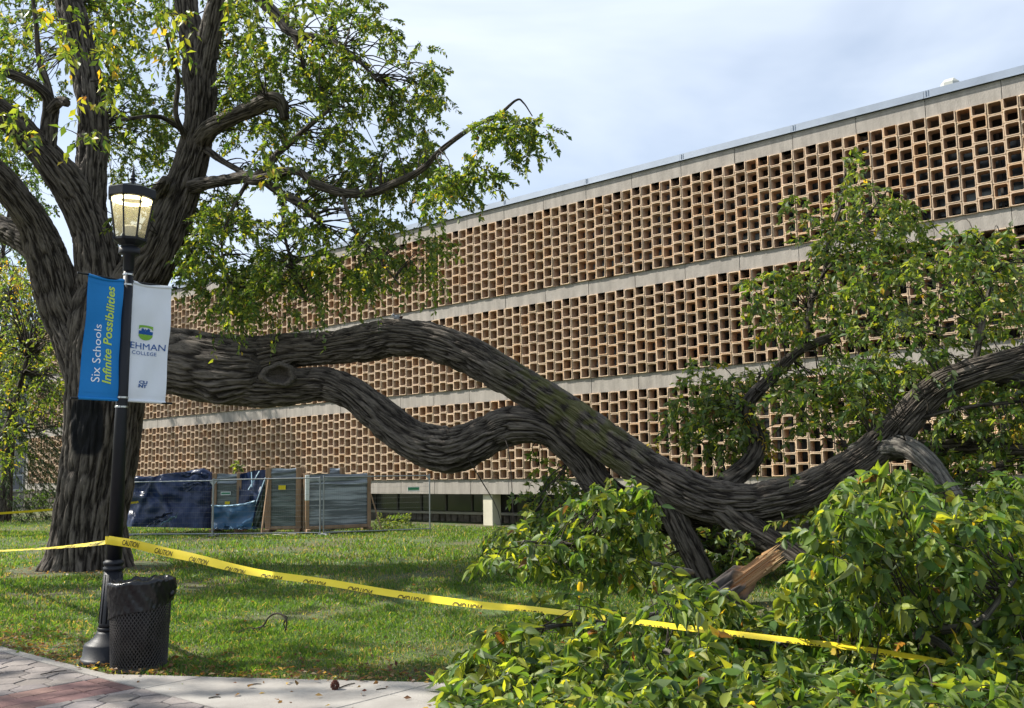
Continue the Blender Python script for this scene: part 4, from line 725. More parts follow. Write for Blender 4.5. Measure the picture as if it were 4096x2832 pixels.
    for i in idx:
        D, N, l = lf['D'][i], lf['N'][i], lf['l'][i]; S = np.cross(N, D); o = bpy.data.objects.new('leaf', vars_[i % 16]); COL.objects.link(o); o.parent = root
        p = lf['P'][i] - np.array(rl); o.matrix_local = Matrix(((D[0] * l, S[0] * l, N[0] * l, p[0]), (D[1] * l, S[1] * l, N[1] * l, p[1]), (D[2] * l, S[2] * l, N[2] * l, p[2]), (0, 0, 0, 1)))
    hubs = np.vstack([V[0][::max(1, len(V[0]) // 60)] for V in L_[1:]]); hub2 = []
    runs = []                                                # crossing boughs inside the heap
    for k in ([(1990, 1330, 9), (2060, 1400, 7.6), (2140, 1490, 7.2), (2230, 1600, 7.0)], [(2310, 1460, 7.1), (2200, 1470, 7.3), (2080, 1440, 7.6), (1960, 1430, 7.8)], [(2120, 1420, 7.), (2200, 1405, 6.9), (2260, 1340, 6.8), (2300, 1290, 6.8)], [(1850, 1300, 11), (1900, 1380, 9), (1960, 1450, 7.8), (1980, 1590, 7.2)], [(1700, 1480, 8), (1560, 1500, 7.6), (1400, 1520, 7.4), (1230, 1560, 7.2)], [(1780, 1500, 7.6), (1650, 1560, 7.3), (1480, 1580, 7.), (1330, 1570, 7)], [(1500, 1470, 7.6), (1600, 1530, 7.1), (1650, 1600, 6.8)], [(1600, 1430, 8), (1750, 1450, 7.8), (1880, 1480, 7.6), (2000, 1500, 7.6)], [(1640, 1330, 11), (1500, 1380, 8.8), (1350, 1400, 8.), (1160, 1420, 7.4)], [(1560, 1290, 12), (1420, 1260, 10), (1300, 1230, 9.4), (1180, 1220, 9)], [(2040, 1110, 11), (2020, 1160, 9), (1990, 1200, 8), (1960, 1250, 7.8)], [(1880, 1480, 7.2), (1930, 1540, 6.9), (2050, 1590, 6.7)], [(2060, 1430, 7.1), (2120, 1450, 7.0), (2200, 1530, 6.8), (2260, 1590, 6.7)]):
        runs.append(np.array([np.r_[at(a[0], a[1], a[2]), .022] for a in k])); runs[-1][:, 3] = np.linspace(.034, .012, len(k))
    for r_ in runs: r_[:, 2] = np.maximum(r_[:, 2], .03)
    lb = [limb(r_, .05, .6, None, 50 + i, world=True) for i, r_ in enumerate(runs)]
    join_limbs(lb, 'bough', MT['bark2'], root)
    hub2 = np.vstack([v[0][::12] for v in lb])
    put_twigs([(TW, .005, .002), (TWy, .004, .002), (TWf, .0045, .002), link_twigs(hubs, np.vstack([P, ]), .0, .01, .004), link_twigs(hub2, P, .35, .007, .003, .06, 1.0), link_twigs(hubs, np.vstack([q for q in [TW[:, 0]]]), .22, .012, .004, .08, 2.0)], 'twig', MT['twig'], root)
make_fallen()

def make_log():
    p0 = at(1606, 1366, 11.3); p1 = at(1748, 1252, 12.0); p0[2] = max(p0[2], .06)
    root = empty('broken_log', (p0[0], p0[1], 0), 'snapped end of a broken bough with pale orange splintered wood showing', 'log')
    d = nrm(p1 - p0); Lg = np.linalg.norm(p1 - p0); a = nrm(np.cross(d, [0, 1., 0])); b = np.cross(d, a)
    n = 144; m = 60; R = .165; V = []; C = []; uv = []
    toc = nrm(EYE - p0)
    for i in range(m):
        s = i / (m - 1)
        for k in range(n):
            th = k * 2 * math.pi / n; dirv = a * math.cos(th) + b * math.sin(th); face = dirv @ toc
            bare = np.clip((s - .42 + .28 * face + .25 * (vnoise(np.array([k * .175]), np.array([s * 2.]), 25)[0] - .5)) * 9, 0, 1)
            fur = vnoise(np.array([k * .275]), np.array([s * 3 + 9]), 40)[0]; spl = vnoise(np.array([k * .5]), np.array([s * .9 + 4]), 72)[0]; sp2 = vnoise(np.array([k * 1.0]), np.array([s * 1.6 + 14]), 144)[0]
            r = R * (1.05 - .12 * s) + (1 - bare) * (.06 * (fur - .4) + .012) - bare * (.02 + .075 * spl + .03 * sp2) - .15 * max(0, s - .8) * bare
            ext = max(0, s - .6) * (.55 * spl - .25) * Lg
            V.append(p0 + d * (s * Lg + ext) + dirv * r); uv.append((k * .02, s * Lg))
            wc = np.array((.54, .28, .11)) * (.25 + 1.1 * spl) + np.array((.34, .26, .17)) * sp2 ** 2; bc = np.array((.07, .055, .045)) * (.3 + 1.2 * fur)
            edge = np.exp(-((bare - .5) / .25) ** 2); wc = wc * (1 - .5 * edge) + np.array((.30, .10, .035)) * .5 * edge; C.append(wc * bare + bc * (1 - bare))
    V.append(p1 - d * .15); C.append(np.array((.5, .32, .16))); uv.append((0, 0)); V.append(p0 - d * .05); C.append(np.array((.4, .26, .12))); uv.append((0, 0))
    F4 = np.array([(i * n + k, i * n + (k + 1) % n, (i + 1) * n + (k + 1) % n, (i + 1) * n + k) for i in range(m - 1) for k in range(n)]); F3 = np.array([((m - 1) * n + k, (m - 1) * n + (k + 1) % n, m * n) for k in range(n)] + [((k + 1) % n, k, m * n + 1) for k in range(n)])
    link('bark', npmesh('bark', np.array(V) - np.array(root.location), [F4, F3], dict(col=np.clip(np.array(C), .01, .9)), np.array(uv)), MT['wood'], root)
    for j in range(34):
        th = RNG.uniform(0, 6.28); dirv = a * math.cos(th) + b * math.sin(th); q0 = p0 + d * Lg * RNG.uniform(.6, .9) + dirv * RNG.uniform(.05, .15); ln = RNG.uniform(.1, .36)
        mb = MB(); mb.bar(q0, q0 + d * ln + dirv * RNG.uniform(-.02, .03), RNG.uniform(.007, .02), 4, 0, .0015); o = mb.build('splinter', MT['wood'], root)
        c = np.array((.66, .41, .19)) * RNG.uniform(.6, 1.25); t = o.data.attributes.new('col', 'FLOAT_COLOR', 'POINT'); t.data.foreach_set('color', np.tile([*c, 1], (8, 1)).astype(np.float32).ravel())
    # pale split slab under it
    q = at(1612, 1352, 11.8); mb = MB(); mb.bbox((q[0], q[1], .07), (.5, .16, .12), .02, (nrm(np.array([1, .3, 0.])), nrm(np.array([-.3, 1, 0.])), np.array([0, 0, 1.]))); o = mb.build('split_slab', MT['wood'], root)
    t = o.data.attributes.new('col', 'FLOAT_COLOR', 'POINT'); t.data.foreach_set('color', np.tile([.42, .28, .14, 1], (len(o.data.vertices), 1)).astype(np.float32).ravel())
make_log()

# ------------------------------------------------------------------ trees at the far left
def far_trees():
    # spruce
    b = at(10, 1150, 40); b[2] = -.28; r = empty('spruce_tree', b, 'dark drooping spruce at the far left in front of the pale stone building', 'tree')
    tr = limb([(b[0], b[1], b[2] - .1, .26), (b[0] + .1, b[1], b[2] + 5, .18), (b[0], b[1], b[2] + 11, .05)], .2, 1, None, 61, world=True); join_limbs([tr], 'trunk', MT['bark'], r)
    P = []; A = []
    for i in range(210):
        h = RNG.uniform(.5, 10.5); rad = 3.3 * (1 - h / 11.5) + .3; th = RNG.uniform(0, 6.28)
        for s in np.linspace(.25, 1, 6): P.append(b + np.array([math.cos(th) * rad * s, math.sin(th) * rad * s, h - .55 * rad * s * s])); A.append((math.cos(th), math.sin(th), -.3))
    P = np.array(P); A = nrm(np.array(A) + RNG.normal(size=P.shape) * .25); lv, TW = sprays(P, A, 14, .55, .2, .6, (8, 4, 1, 0, 0, 0, .3, .3), .6, .5, .16); lv['C'] *= .62
    put_leaves(lv, 'crown', MT['needle'], r); put_twigs([(TW, .012, .004)], 'twig', MT['twig'], r)
    def tree(x, ybase, Y, label, polys, wts, nm, ll=.14, trunk=True, hts=8):
        b = at(x, ybase, Y); b[2] = float(gz(Y)); r = empty(nm, b, label, 'tree'); q = []
        for i, (pl, n, dy) in enumerate(polys): s = scatter(pl, n, .28, 40, i + int(Y)); q.append(at_many(s, Y + RNG.uniform(-dy, dy, n)))
        P = np.vstack(q); top = P.mean(0)
        tr = [limb([(b[0], b[1], b[2] - .1, .2), (b[0], b[1], b[2] + 2.5, .15), (top[0] * .5 + b[0] * .5, top[1] * .5 + b[1] * .5, top[2] * .6 + b[2] * .4, .12), (top[0], top[1], top[2], .06)], .2, 1, None, 62, world=True)]
        join_limbs(tr, 'trunk', MT['bark'], r); lv, TW = sprays(P, rand_dirs(len(P), -.2), 13, .6, ll, .6, wts, .85, .4, .5); put_leaves(lv, 'crown', MT['leaf'], r)
        hub = spline(np.array([b + [0, 0, 2.], (b + top) / 2, top]), 12); put_twigs([(TW, .008, .003), link_twigs(hub, P, .35, .03, .008, .1, 9)], 'twig', MT['twig'], r)
    tree(-30, 1150, 30, 'bright yellow-green leafy tree with orange tufts left of the elm trunk', [([(-40, 610), (60, 590), (140, 650), (160, 740), (170, 780), (60, 830), (-40, 800)], 190, 2.5), ([(-40, 780), (120, 770), (175, 830), (150, 900), (60, 930), (-40, 930)], 120, 2.5), ([(90, 820), (200, 840), (250, 880), (240, 960), (200, 1010), (140, 1000), (100, 930)], 0 + 50, 1.0), ([(-40, 930), (60, 930), (80, 1000), (-40, 1060)], 40, 1.5)], (.6, 3, 5, 5, 2.2, .5, .05, .1), 'leafy_tree')
    tree(-60, 1150, 32, 'orange autumn tree showing past the lowest left limb of the elm', [([(-30, 580), (40, 575), (75, 615), (90, 660), (40, 690), (-30, 690)], 46, .8)], (0, .3, .6, 1.5, 3, 6, 1, 0), 'autumn_tree')
    tree(-70, 1150, 44, 'tall blue-green tree whose top shows behind the limbs at upper left', [([(-40, 290), (60, 300), (85, 370), (110, 440), (90, 520), (60, 590), (-40, 600)], 190, 3)], (7, 4, 1, .2, 0, 0, 0, .3), 'tall_tree', .22)
    # small dark shrub below the spruce
    b = at(95, 1165, 45); b[2] = -.28; r = empty('shrub', b, 'low dark shrub at the foot of the spruce by the stone wall', 'shrub'); v = RNG.normal(size=(120, 3)); P = b + nrm(v) * RNG.uniform(.2, 1, (120, 1)) * np.array([1.6, .9, .8]) + [0, 0, .8]
    lv, TW = sprays(P, rand_dirs(120, .3), 12, .3, .1, .3, (6, 5, 2, .5, 0, 0, .3, .3)); put_leaves(lv, 'foliage', MT['leaf'], r); put_twigs([(TW, .008, .003)], 'twig', MT['twig'], r)
far_trees()

# ------------------------------------------------------------------ lettering
def text_mesh(txt, shear=0., bold=0., spacing=1.0):
    c = bpy.data.curves.new('t', 'FONT'); c.body = txt; c.shear = shear; c.offset = bold; c.space_character = spacing; c.resolution_u = 3
    o = bpy.data.objects.new('t', c); COL.objects.link(o); dg = bpy.context.evaluated_depsgraph_get(); me = bpy.data.meshes.new_from_object(o.evaluated_get(dg))
    bm = bmesh.new(); bm.from_mesh(me); bmesh.ops.triangulate(bm, faces=bm.faces[:])
    bmesh.ops.subdivide_edges(bm, edges=[e for e in bm.edges if e.calc_length() > .25], cuts=1); bmesh.ops.triangulate(bm, faces=bm.faces[:]); bm.verts.index_update()
    V = np.array([v.co[:2] for v in bm.verts]); F = [tuple(v.index for v in f.verts) for f in bm.faces]; bm.free()
    bpy.data.objects.remove(o); bpy.data.curves.remove(c); bpy.data.meshes.remove(me)
    lo, hi = V.min(0), V.max(0); return (V - lo) / (hi - lo), F, (hi - lo)
def put_text(name, fn, uvs, F, m, root, off=None):
    return MB().add([fn(*p) for p in uvs], F).build(name, m, root, off=off)

# ------------------------------------------------------------------ lamp post
LY = 8.75
lp = at(245, 1492, LY); LX = lp[0]
def lz(y): return at(245 + (1492 - y) * .055, y, LY)[2]
def make_lamp():
    r = empty('street_lamp', (LX, LY, 0), 'black lantern lamp post with its light on, in front of the elm trunk', 'street lamp'); c = (LX, LY, 0)
    MB().lathe([(.245, -.02), (.245, .02), (.236, .04), (.224, .045), (.216, .15), (.205, .165), (.172, .185), (.14, .215), (.118, .25), (.108, .268)], c, 32).build('base', MT['black'], r, True)
    zz = lz(1431); MB().lathe([(.1, .268), (.108, .275), (.108, .297), (.096, .305)], c, 32).build('base_ring', MT['black'], r, True)
    z1 = lz(1286); mb = MB(); n = 16; prof = [(.104, .305), (.10, .33), (.078, z1)]
    mb.lathe(prof, c, 32)
    for k in range(12):
        a = k * math.pi / 6; p = np.array([LX + math.cos(a) * .099, LY + math.sin(a) * .099, .34]); q = np.array([LX + math.cos(a) * .077, LY + math.sin(a) * .077, z1 - .03]); mb.bar(p, q, .0075, 5)
    mb.build('fluted_shaft', MT['black'], r, True)
    z2 = lz(1262); MB().lathe([(.078, z1), (.088, z1 + .008), (.088, z1 + .03), (.078, z1 + .036), (.078, z1 + .05), (.09, z1 + .058), (.09, z1 + .08), (.076, z1 + .088), (.069, z1 + .10)], c, 32).build('collar', MT['black'], r, True)
    z3 = lz(612); MB().lathe([(.067, z1 + .10), (.053, lz(910)), (.044, z3)], c, 28).build('pole', MT['black'], r, True)
    zc = lz(573); zb = lz(558); MB().lathe([(.044, z3), (.05, z3 + .01), (.05, zc - .01), (.092, zc), (.095, zc + .006), (.095, zb - .005), (.07, zb)], c, 28).build('pole_cap', MT['black'], r, True)
    zl = lz(544); zp = lz(538.5); zt = lz(451); ph = -math.pi / 2
    MB().lathe([(.075, zb - .002), (.085, zb + .02), (.14, zl - .01), (.155, zl), (.155, zl + .022), (.146, zl + .024), (.146, zp)], c, 8, phase=ph).build('lantern_cup', MT['black'], r)
    lan = MB()
    for k in range(8):
        a = ph + k * math.pi / 4; p = np.array([LX + math.cos(a) * .143, LY + math.sin(a) * .143, zp]); q = np.array([LX + math.cos(a) * .203, LY + math.sin(a) * .203, zt]); lan.bar(p, q, .0085, 6); lan.box((LX + math.cos(a) * .152, LY + math.sin(a) * .152, zl + .018), (.02, .02, .035))
    ln = lan.build('lantern', MT['black'], r)
    for k in range(8):
        a0 = ph + k * math.pi / 4; a1 = a0 + math.pi / 4; V = [(LX + math.cos(a) * R_, LY + math.sin(a) * R_, z) for z, R_ in ((zp, .138), (zt, .198)) for a in (a0, a1)]
        V += [(LX + math.cos(a) * R_, LY + math.sin(a) * R_, z) for z, R_ in ((zp, .134), (zt, .194)) for a in (a0, a1)]
        MB().add(V, [(0, 1, 3, 2), (5, 4, 6, 7), (0, 4, 5, 1), (2, 3, 7, 6), (0, 2, 6, 4), (1, 5, 7, 3)]).build('pane', MT['frost'], ln, off=r)
    MB().lathe([(.07, zp + .0), (.075, zp + .11), (.06, zp + .125), (.02, zp + .13)], c, 16).build('ballast', MT['grey'], ln, off=r)
    MB().lathe([(.11, zt - .012), (.185, zt - .012), (.185, zt - .002), (.11, zt - .002), (.11, zt - .012)], c, 32, top=False, bot=False).build('light_ring', MT['led'], ln, off=r)
    ze = zt + .095; za = lz(415.6)
    MB().lathe([(.2, zt), (.222, zt + .006), (.226, zt + .012), (.226, ze - .008), (.218, ze)], c, 8, phase=ph, top=False).build('rim', MT['black'], r)
    rf = MB(); rf.lathe([(.218, ze - .002), (.03, za)], c, 8, phase=ph)
    for k in range(8): a = ph + k * math.pi / 4; rf.bar((LX + math.cos(a) * .217, LY + math.sin(a) * .217, ze), (LX + math.cos(a) * .03, LY + math.sin(a) * .03, za + .003), .006, 5)
    rf.build('roof', MT['lid'], r)
    MB().lathe([(.035, za - .01), (.03, za + .015), (.018, za + .03), (.026, za + .042), (.036, za + .05), (.026, za + .058), (.016, za + .066), (.022, za + .076), (.024, za + .082), (.016, za + .09), (.013, za + .11), (.002, za + .2)], c, 16).build('finial', MT['black'], r, True)
    for y in (619, 642, 896, 917): z = lz(y); R_ = np.interp(z, [lz(910), z3], [.053, .044]) + .003; MB().lathe([(R_, z - .009), (R_ + .002, z - .007), (R_ + .002, z + .007), (R_, z + .009)], c, 24).add([(LX - .006, LY - R_ - .012, z - .008), (LX + .014, LY - R_ - .012, z - .008), (LX + .014, LY - R_ - .012, z + .008), (LX - .006, LY - R_ - .012, z + .008)], [(0, 1, 2, 3)]).build('band_clamp', MT['steel'], r)
    pl = bpy.data.lights.new('lamp_glow', 'POINT'); pl.energy = 1.3; pl.color = (1, .9, .66); pl.shadow_soft_size = .08; o = bpy.data.objects.new('lamp_glow', pl); COL.objects.link(o); o.parent = r; o.location = (0, 0, zt - .06)
    r.rotation_euler = (0, LEAN, 0)                         # the post leans a little to the right
    return r
LEAN = .0187
lamp = make_lamp()
BU = nrm(np.array([.66, .751, 0.])); BNRM = np.array([BU[1], -BU[0], 0.])                   # banners hang across the path line
def make_banners():
    zt = lz(634); zb = lz(902); H = zt - zb
    def rods(r, sgn, W):
        for z, nm, tilt in ((zt, 'rod', .01), (zb, 'rod', -.005)):
            p = np.array([LX, LY, z]) + BU * sgn * .04; q = np.array([LX, LY, z + tilt]) + BU * sgn * (W + .09); MB().bar(p, q, .010, 8).add([], []).build(nm, MT['black'], r)
    def surf(sgn, W, cut):
        def f(u, v, off=0.):                                # u outwards from the post, v upwards
            wav = .012 * math.sin(u * 14 + v * 2.2) + .007 * math.sin(v * 15 + u * 9) * (v / H) ** 2 + .006 * math.sin(v * 11 - u * 20 + 1) * (1 - .3 * v / H) + .012 * math.sin(v * 6 + 1 + u * 3) + .02 * math.sin(math.pi * v / H) * (u / W) ** 2
            pinch = .012 * math.exp(-((v / H) / .06)) + .012 * math.exp(-((1 - v / H) / .06))
            e = 1 + cut * (1 - v / H) ** 2
            return np.array([LX, LY, zb]) + BU * sgn * (.045 + u * e) + np.array([0, 0, 1.]) * (v - .012 * math.sin(u / W * math.pi) * (v / H)) + BNRM * (wav - pinch * .4 + off)
        return f
    def cloth(name, f, W, m, r):
        nu, nv = 20, 44; V = [f(W * i / nu, H * j / nv) for j in range(nv + 1) for i in range(nu + 1)]; F = [(j * (nu + 1) + i, j * (nu + 1) + i + 1, (j + 1) * (nu + 1) + i + 1, (j + 1) * (nu + 1) + i) for j in range(nv) for i in range(nu)]
        n = len(V); V2 = V + [f(W * i / nu, H * j / nv, -.003) for j in range(nv + 1) for i in range(nu + 1)]
        o = MB().add(V2, F + [tuple(a + n for a in t[::-1]) for t in F]).build(name, m, r, True)
        for z in (0, H):                                    # sleeves sewn round the rods
            V = []; k_ = 10
            for i in range(nu + 1): c = f(W * i / nu, z); V += [c + BNRM * .015 * math.cos(a) + np.array([0, 0, .015 * math.sin(a)]) for a in np.arange(k_) * 2 * math.pi / k_]
            MB().add(V, [(i * k_ + k, i * k_ + (k + 1) % k_, (i + 1) * k_ + (k + 1) % k_, (i + 1) * k_ + k) for i in range(nu) for k in range(k_)]).build('sleeve', m, r, True)
            zz = .055 if z == 0 else H - .055; V = [f(W * i / nu, zz + d, .002) for i in range(nu + 1) for d in (0, .004)]; MB().add(V, [(2 * i, 2 * i + 2, 2 * i + 3, 2 * i + 1) for i in range(nu)]).build('hem_stitch', m, r)
        return o
    # left, blue
    r = empty('banner', (LX, LY, zb), 'blue banner with upright white and lime lettering hung left of the lamp post', 'banner'); rods(r, -1, .385); r.rotation_euler = (0, LEAN, 0)
    W = .338; f = surf(-1, W, .07); cloth('cloth', f, W, MT['blue'], r)
    def place(txt, v0, v1, uc, hcap, m, shear, bold):
        V, F, sz = text_mesh(txt, shear, bold); # reads upwards; letter tops point to the left (outwards u)
        desc = {'Six Schools': .03, 'Infinite Possibilities': .03}[txt]
        put_text('lettering', lambda a, b: f(uc + (b - .5) * hcap, v0 + a * (v1 - v0), .0045), V, F, m, r)
    place('Six Schools', .137 * H, .617 * H, .208, .070, MT['inkw'], 0, 0); place('Infinite Possibilities', .125 * H, .945 * H, .116, .076, MT['inkg'], .22, .018)
    # right, white
    r = empty('banner', (LX, LY, zb), 'white banner with a shield crest and navy lettering hung right of the lamp post', 'banner'); rods(r, 1, .41); r.rotation_euler = (0, LEAN, 0)
    W = .385; f0 = surf(1, W, 0.0); f = f0; cloth('cloth', f, W, MT['white'], r)
    # along this side u already runs left to right
    def txt(s, u0, u1, v0, v1, m, bold=0., sp=1.0):
        V, F, _ = text_mesh(s, 0, bold, sp); put_text('lettering', lambda a, b: f(u0 + a * (u1 - u0), v0 + b * (v1 - v0), .0045), V, F, m, r)
    s = W / 200.; vv = lambda y: (850 - y) / 745 * H; uu = lambda x, y: max(-.045, (x - (358 - (y - 92) * .037)) * s)
    txt('LEHMAN', uu(318, 510) - .0, uu(529, 510), vv(520), vv(480), MT['inkb'], .0, 1.0); txt('COLLEGE', uu(355, 548), uu(485, 548), vv(556), vv(533), MT['inkb'], .0, 1.1)
    txt('CU', uu(385, 728), uu(434, 728), vv(740), vv(720), MT['inkb'], .03, .9); txt('NY', uu(383, 752), uu(432, 752), vv(765), vv(743), MT['inkb'], .03, .9)
    cx, cy = uu(429, 410), vv(411); w_, h_ = 76 * s / 2, (vv(364) - vv(459)) / 2
    def poly(pts, m, nm='crest', off=.0045): put_text(nm, lambda a, b: f(cx + a * w_, cy + b * h_, off), pts, [tuple(range(len(pts)))], m, r)
    low = [(-1, -.22), (1, -.22)] + [(math.cos(a) * (1 if abs(math.cos(a)) < .99 else 1), -.30 - .70 * math.sin(a)) for a in np.linspace(0.05, math.pi - .05, 14)]
    low = [(1, -.28)] + [(math.cos(a), -.28 - .72 * math.sin(a) ** .9) for a in np.linspace(.1, math.pi - .1, 14)] + [(-1, -.28)]
    poly(low, MT['inkgr'])
    top = [(-1, .30), (-1, .92)] + [(x, .92 + .08 * (1 - x * x)) for x in np.linspace(-.8, .8, 7)] + [(1, .92), (1, .30)]
    arc = [(x, .32 + .40 * math.sqrt(max(0, 1 - (x / .98) ** 2))) for x in np.linspace(.96, -.96, 12)]
    n = 12
    for i in range(n):                                      # green arch over the building
        x0, x1 = -1 + 2 * i / n, -1 + 2 * (i + 1) / n; g_ = lambda x: .32 + .42 * math.sqrt(max(0, 1 - (x) ** 2)); t_ = lambda x: .9 + .1 * (1 - x * x)
        poly([(x0, g_(x0)), (x1, g_(x1)), (x1, t_(x1)), (x0, t_(x0))], MT['inkgr'])
    for q in ([(-1, -.24), (1, -.24), (1, .2), (-1, .2)], [(-.62, .2), (-.2, .2), (-.2, .48), (-.62, .48)], [(.2, .2), (.62, .2), (.62, .48), (.2, .48)], [(-.2, .2), (.2, .2), (.2, .38), (-.2, .38)], [(-.55, .48), (-.27, .48), (-.41, .66)], [(.27, .48), (.55, .48), (.41, .66)], [(-.12, .38), (.12, .38), (0, .58)]): poly(q, MT['inkb'])
    for q in ([(-.16, -.24), (-.06, -.24), (-.06, .02), (-.16, .02)], [(.06, -.24), (.16, -.24), (.16, .02), (.06, .02)], [(-.2, .08), (-.1, .08), (-.1, .22), (-.2, .22)], [(.1, .08), (.2, .08), (.2, .22), (.1, .22)], [(-.04, .06), (.04, .06), (.04, .26), (-.04, .26)]): poly(q, MT['inkw'], 'crest', .0065)
make_banners()
for o in bpy.data.objects:
    if o.name.split('.')[0] == 'banner': o.location.x += o.location.z * LEAN

# ------------------------------------------------------------------ caution tape
def make_tape():
    r = empty('caution_tape', (LX, LY, 0), 'yellow caution tape running right from the lamp post across the lawn and fallen leaves', 'caution tape')
    keys = [(243, 1217, LY - .075), (262, 1220, LY - .09), (300, 1226, 8.6), (365, 1242, 8.55), (440, 1258, 8.45), (520, 1278, 8.36), (600, 1294, 8.28), (733, 1312, 8.15), (900, 1340, 7.97), (1086, 1364, 7.78), (1199, 1373, 7.66), (1360, 1392, 7.5), (1521, 1412, 7.33), (1773, 1442, 7.08), (1910, 1458, 6.94), (2049, 1479, 6.8), (2148, 1496, 6.7), (2320, 1523, 6.52), (2450, 1545, 6.4)]
    wpx = [18, 19.5, 19.5, 18.5, 17, 15, 13, 12, 12.5, 13, 9, 8.5, 9, 8.5, 9, 8, 8, 14, 14]
    P = np.array([at(*k) for k in keys]); X = np.array([k[0] for k in keys]); Q = spline(np.c_[P, X, wpx, [k[2] for k in keys]], 260); C = Q[:, :3]; Xs = Q[:, 3]
    full = .076; hpx = full * F_PX / (Q[:, 5]) / K; ratio = np.clip(Q[:, 4] / hpx, .3, 1); ang = np.arccos(ratio); ang = np.convolve(np.pad(ang, 6, 'edge'), np.ones(13) / 13, 'valid')
    T = nrm(np.gradient(C, axis=0)); side = nrm(np.cross(T, [0, 0, 1.])); up = nrm(np.cross(side, T)); wv = np.cos(ang)[:, None] * up + np.sin(ang)[:, None] * side * -1; nv = nrm(np.cross(T, wv))
    nv *= np.sign((nv * (EYE - C)).sum(1))[:, None]
    def S(x, t, off=.0):                                    # t in -1..1 across
        i = np.interp(x, Xs, np.arange(len(Xs))); a = int(i); b = min(a + 1, len(Xs) - 1); u = i - a; g = lambda A: A[a] * (1 - u) + A[b] * u
        return g(C) + g(wv) * t * full / 2 + g(nv) * (off + .004 * (1 - t * t))
    V = [S(x, t) for x in Xs for t in (-1, -.33, .33, 1)]; F = [(i * 4 + k, i * 4 + k + 1, (i + 1) * 4 + k + 1, (i + 1) * 4 + k) for i in range(len(Xs) - 1) for k in range(3)]
    MB().add(V, F).build('tape', MT['yellow'], r, True)
    xs = [(277, 314), (350, 390), (429, 471), (511, 555), (592, 639), (687, 737), (788, 842), (900, 959), (1023, 1089), (1160, 1226), (1300, 1370), (1440, 1510), (1600, 1680), (1770, 1850), (1930, 2010), (2110, 2200)]
    Vt, F, _ = text_mesh('CAUTION', .12, .01, .95)
    for k, (a, b) in enumerate(xs):
        lo, hi = [(-.66, .60), (-.8, .45), (-1.1, .15), (-1.45, -.1)][k] if k < 4 else ((-1.7, -.15) if k < 9 else (-2.6, -.62))
        def fn(u, v):
            if k > 3: v = 1 - v
            t = lo + v * (hi - lo); return S(a + u * (b - a), max(t, -.99), .0035)
        put_text('lettering', fn, Vt, F, MT['inkk'], r)
    # turn round the post, knot tail
    mb = MB(); zt = S(250, 0)[2]
    n = 20; V = []
    for i in range(n + 1):
        a = -2.2 + i * (5.0) / n; R_ = .073; c = np.array([LX + math.cos(a) * R_, LY + math.sin(a) * R_, zt - .004 * i / n]); V += [c + np.array([0, 0, -.036]), c + np.array([0, 0, .036])]
    mb.add(V, [(2 * i, 2 * i + 2, 2 * i + 3, 2 * i + 1) for i in range(n)]); mb.build('wrap', MT['yellow'], r, True)
    # run to the left
    r2 = empty('caution_tape', (LX - .1, LY, 0), 'yellow caution tape running left from the lamp post past the elm trunk', 'caution tape')
    keys = [(244, 1221, LY - .06), (215, 1225.5, 9.2), (170, 1230, 10), (100, 1236, 11.5), (0, 1241.5, 13.8), (-80, 1244, 15.8)]; P = np.array([at(*k) for k in keys]); Q = spline(np.c_[P, [k[0] for k in keys], [11, 10, 7, 4, 3, 3], [k[2] for k in keys]], 80); C = Q[:, :3]; T = nrm(np.gradient(C, axis=0)); half = Q[:, 4] * K * Q[:, 5] / F_PX / 2
    up = np.array([0, 0, 1.]); nvv = nrm(np.cross(T, up)); nvv *= np.sign((nvv * (EYE - C)).sum(1))[:, None]; full2 = .038; sl = np.sqrt(np.maximum(full2 ** 2 - half ** 2, 0))
    V = []
    for i in range(len(C)): wv2 = up * half[i] - nvv[i] * sl[i]; V += [C[i] - wv2, C[i] + wv2]
    MB().add(V, [(2 * i, 2 * i + 2, 2 * i + 3, 2 * i + 1) for i in range(len(C) - 1)]).build('tape', MT['yellow'], r2, True)
    Xd = Q[:, 3]
    def S2(x, t):
        i = np.interp(-x, -Xd, np.arange(len(Xd))); a = int(i); b = min(a + 1, len(Xd) - 1); u = i - a; g = lambda A: A[a] * (1 - u) + A[b] * u
        return g(C) + (up * g(half) - g(nvv) * g(sl)) * t + g(nvv) * .004 + up * .001
    for a, b in ((201, 228), (150, 175), (118, 134)): put_text('lettering', lambda u, v: S2(a + u * (b - a), max(-.99, -1.5 + v * 1.7)), Vt, F, MT['inkk'], r2)
    # far tape behind the trunk
    r3 = empty('caution_tape', at(20, 1155, 25), 'distant yellow caution tape stretched behind the elm trunk to the fence', 'caution tape')
    for ks in ([(-60, 1161, 25), (60, 1153, 26), (128, 1147.5, 26.6), (290, 1134, 28.2), (312, 1131, 28.5)],):
        Q = spline(np.array([at(*k) for k in ks]), 40); V = []
        for i, c in enumerate(Q): V += [c + np.array([0, .02, -.03]), c + np.array([0, -.02, .03])]
        MB().add(V, [(2 * i, 2 * i + 2, 2 * i + 3, 2 * i + 1) for i in range(39)]).build('tape', MT['yellow'], r3)
make_tape()

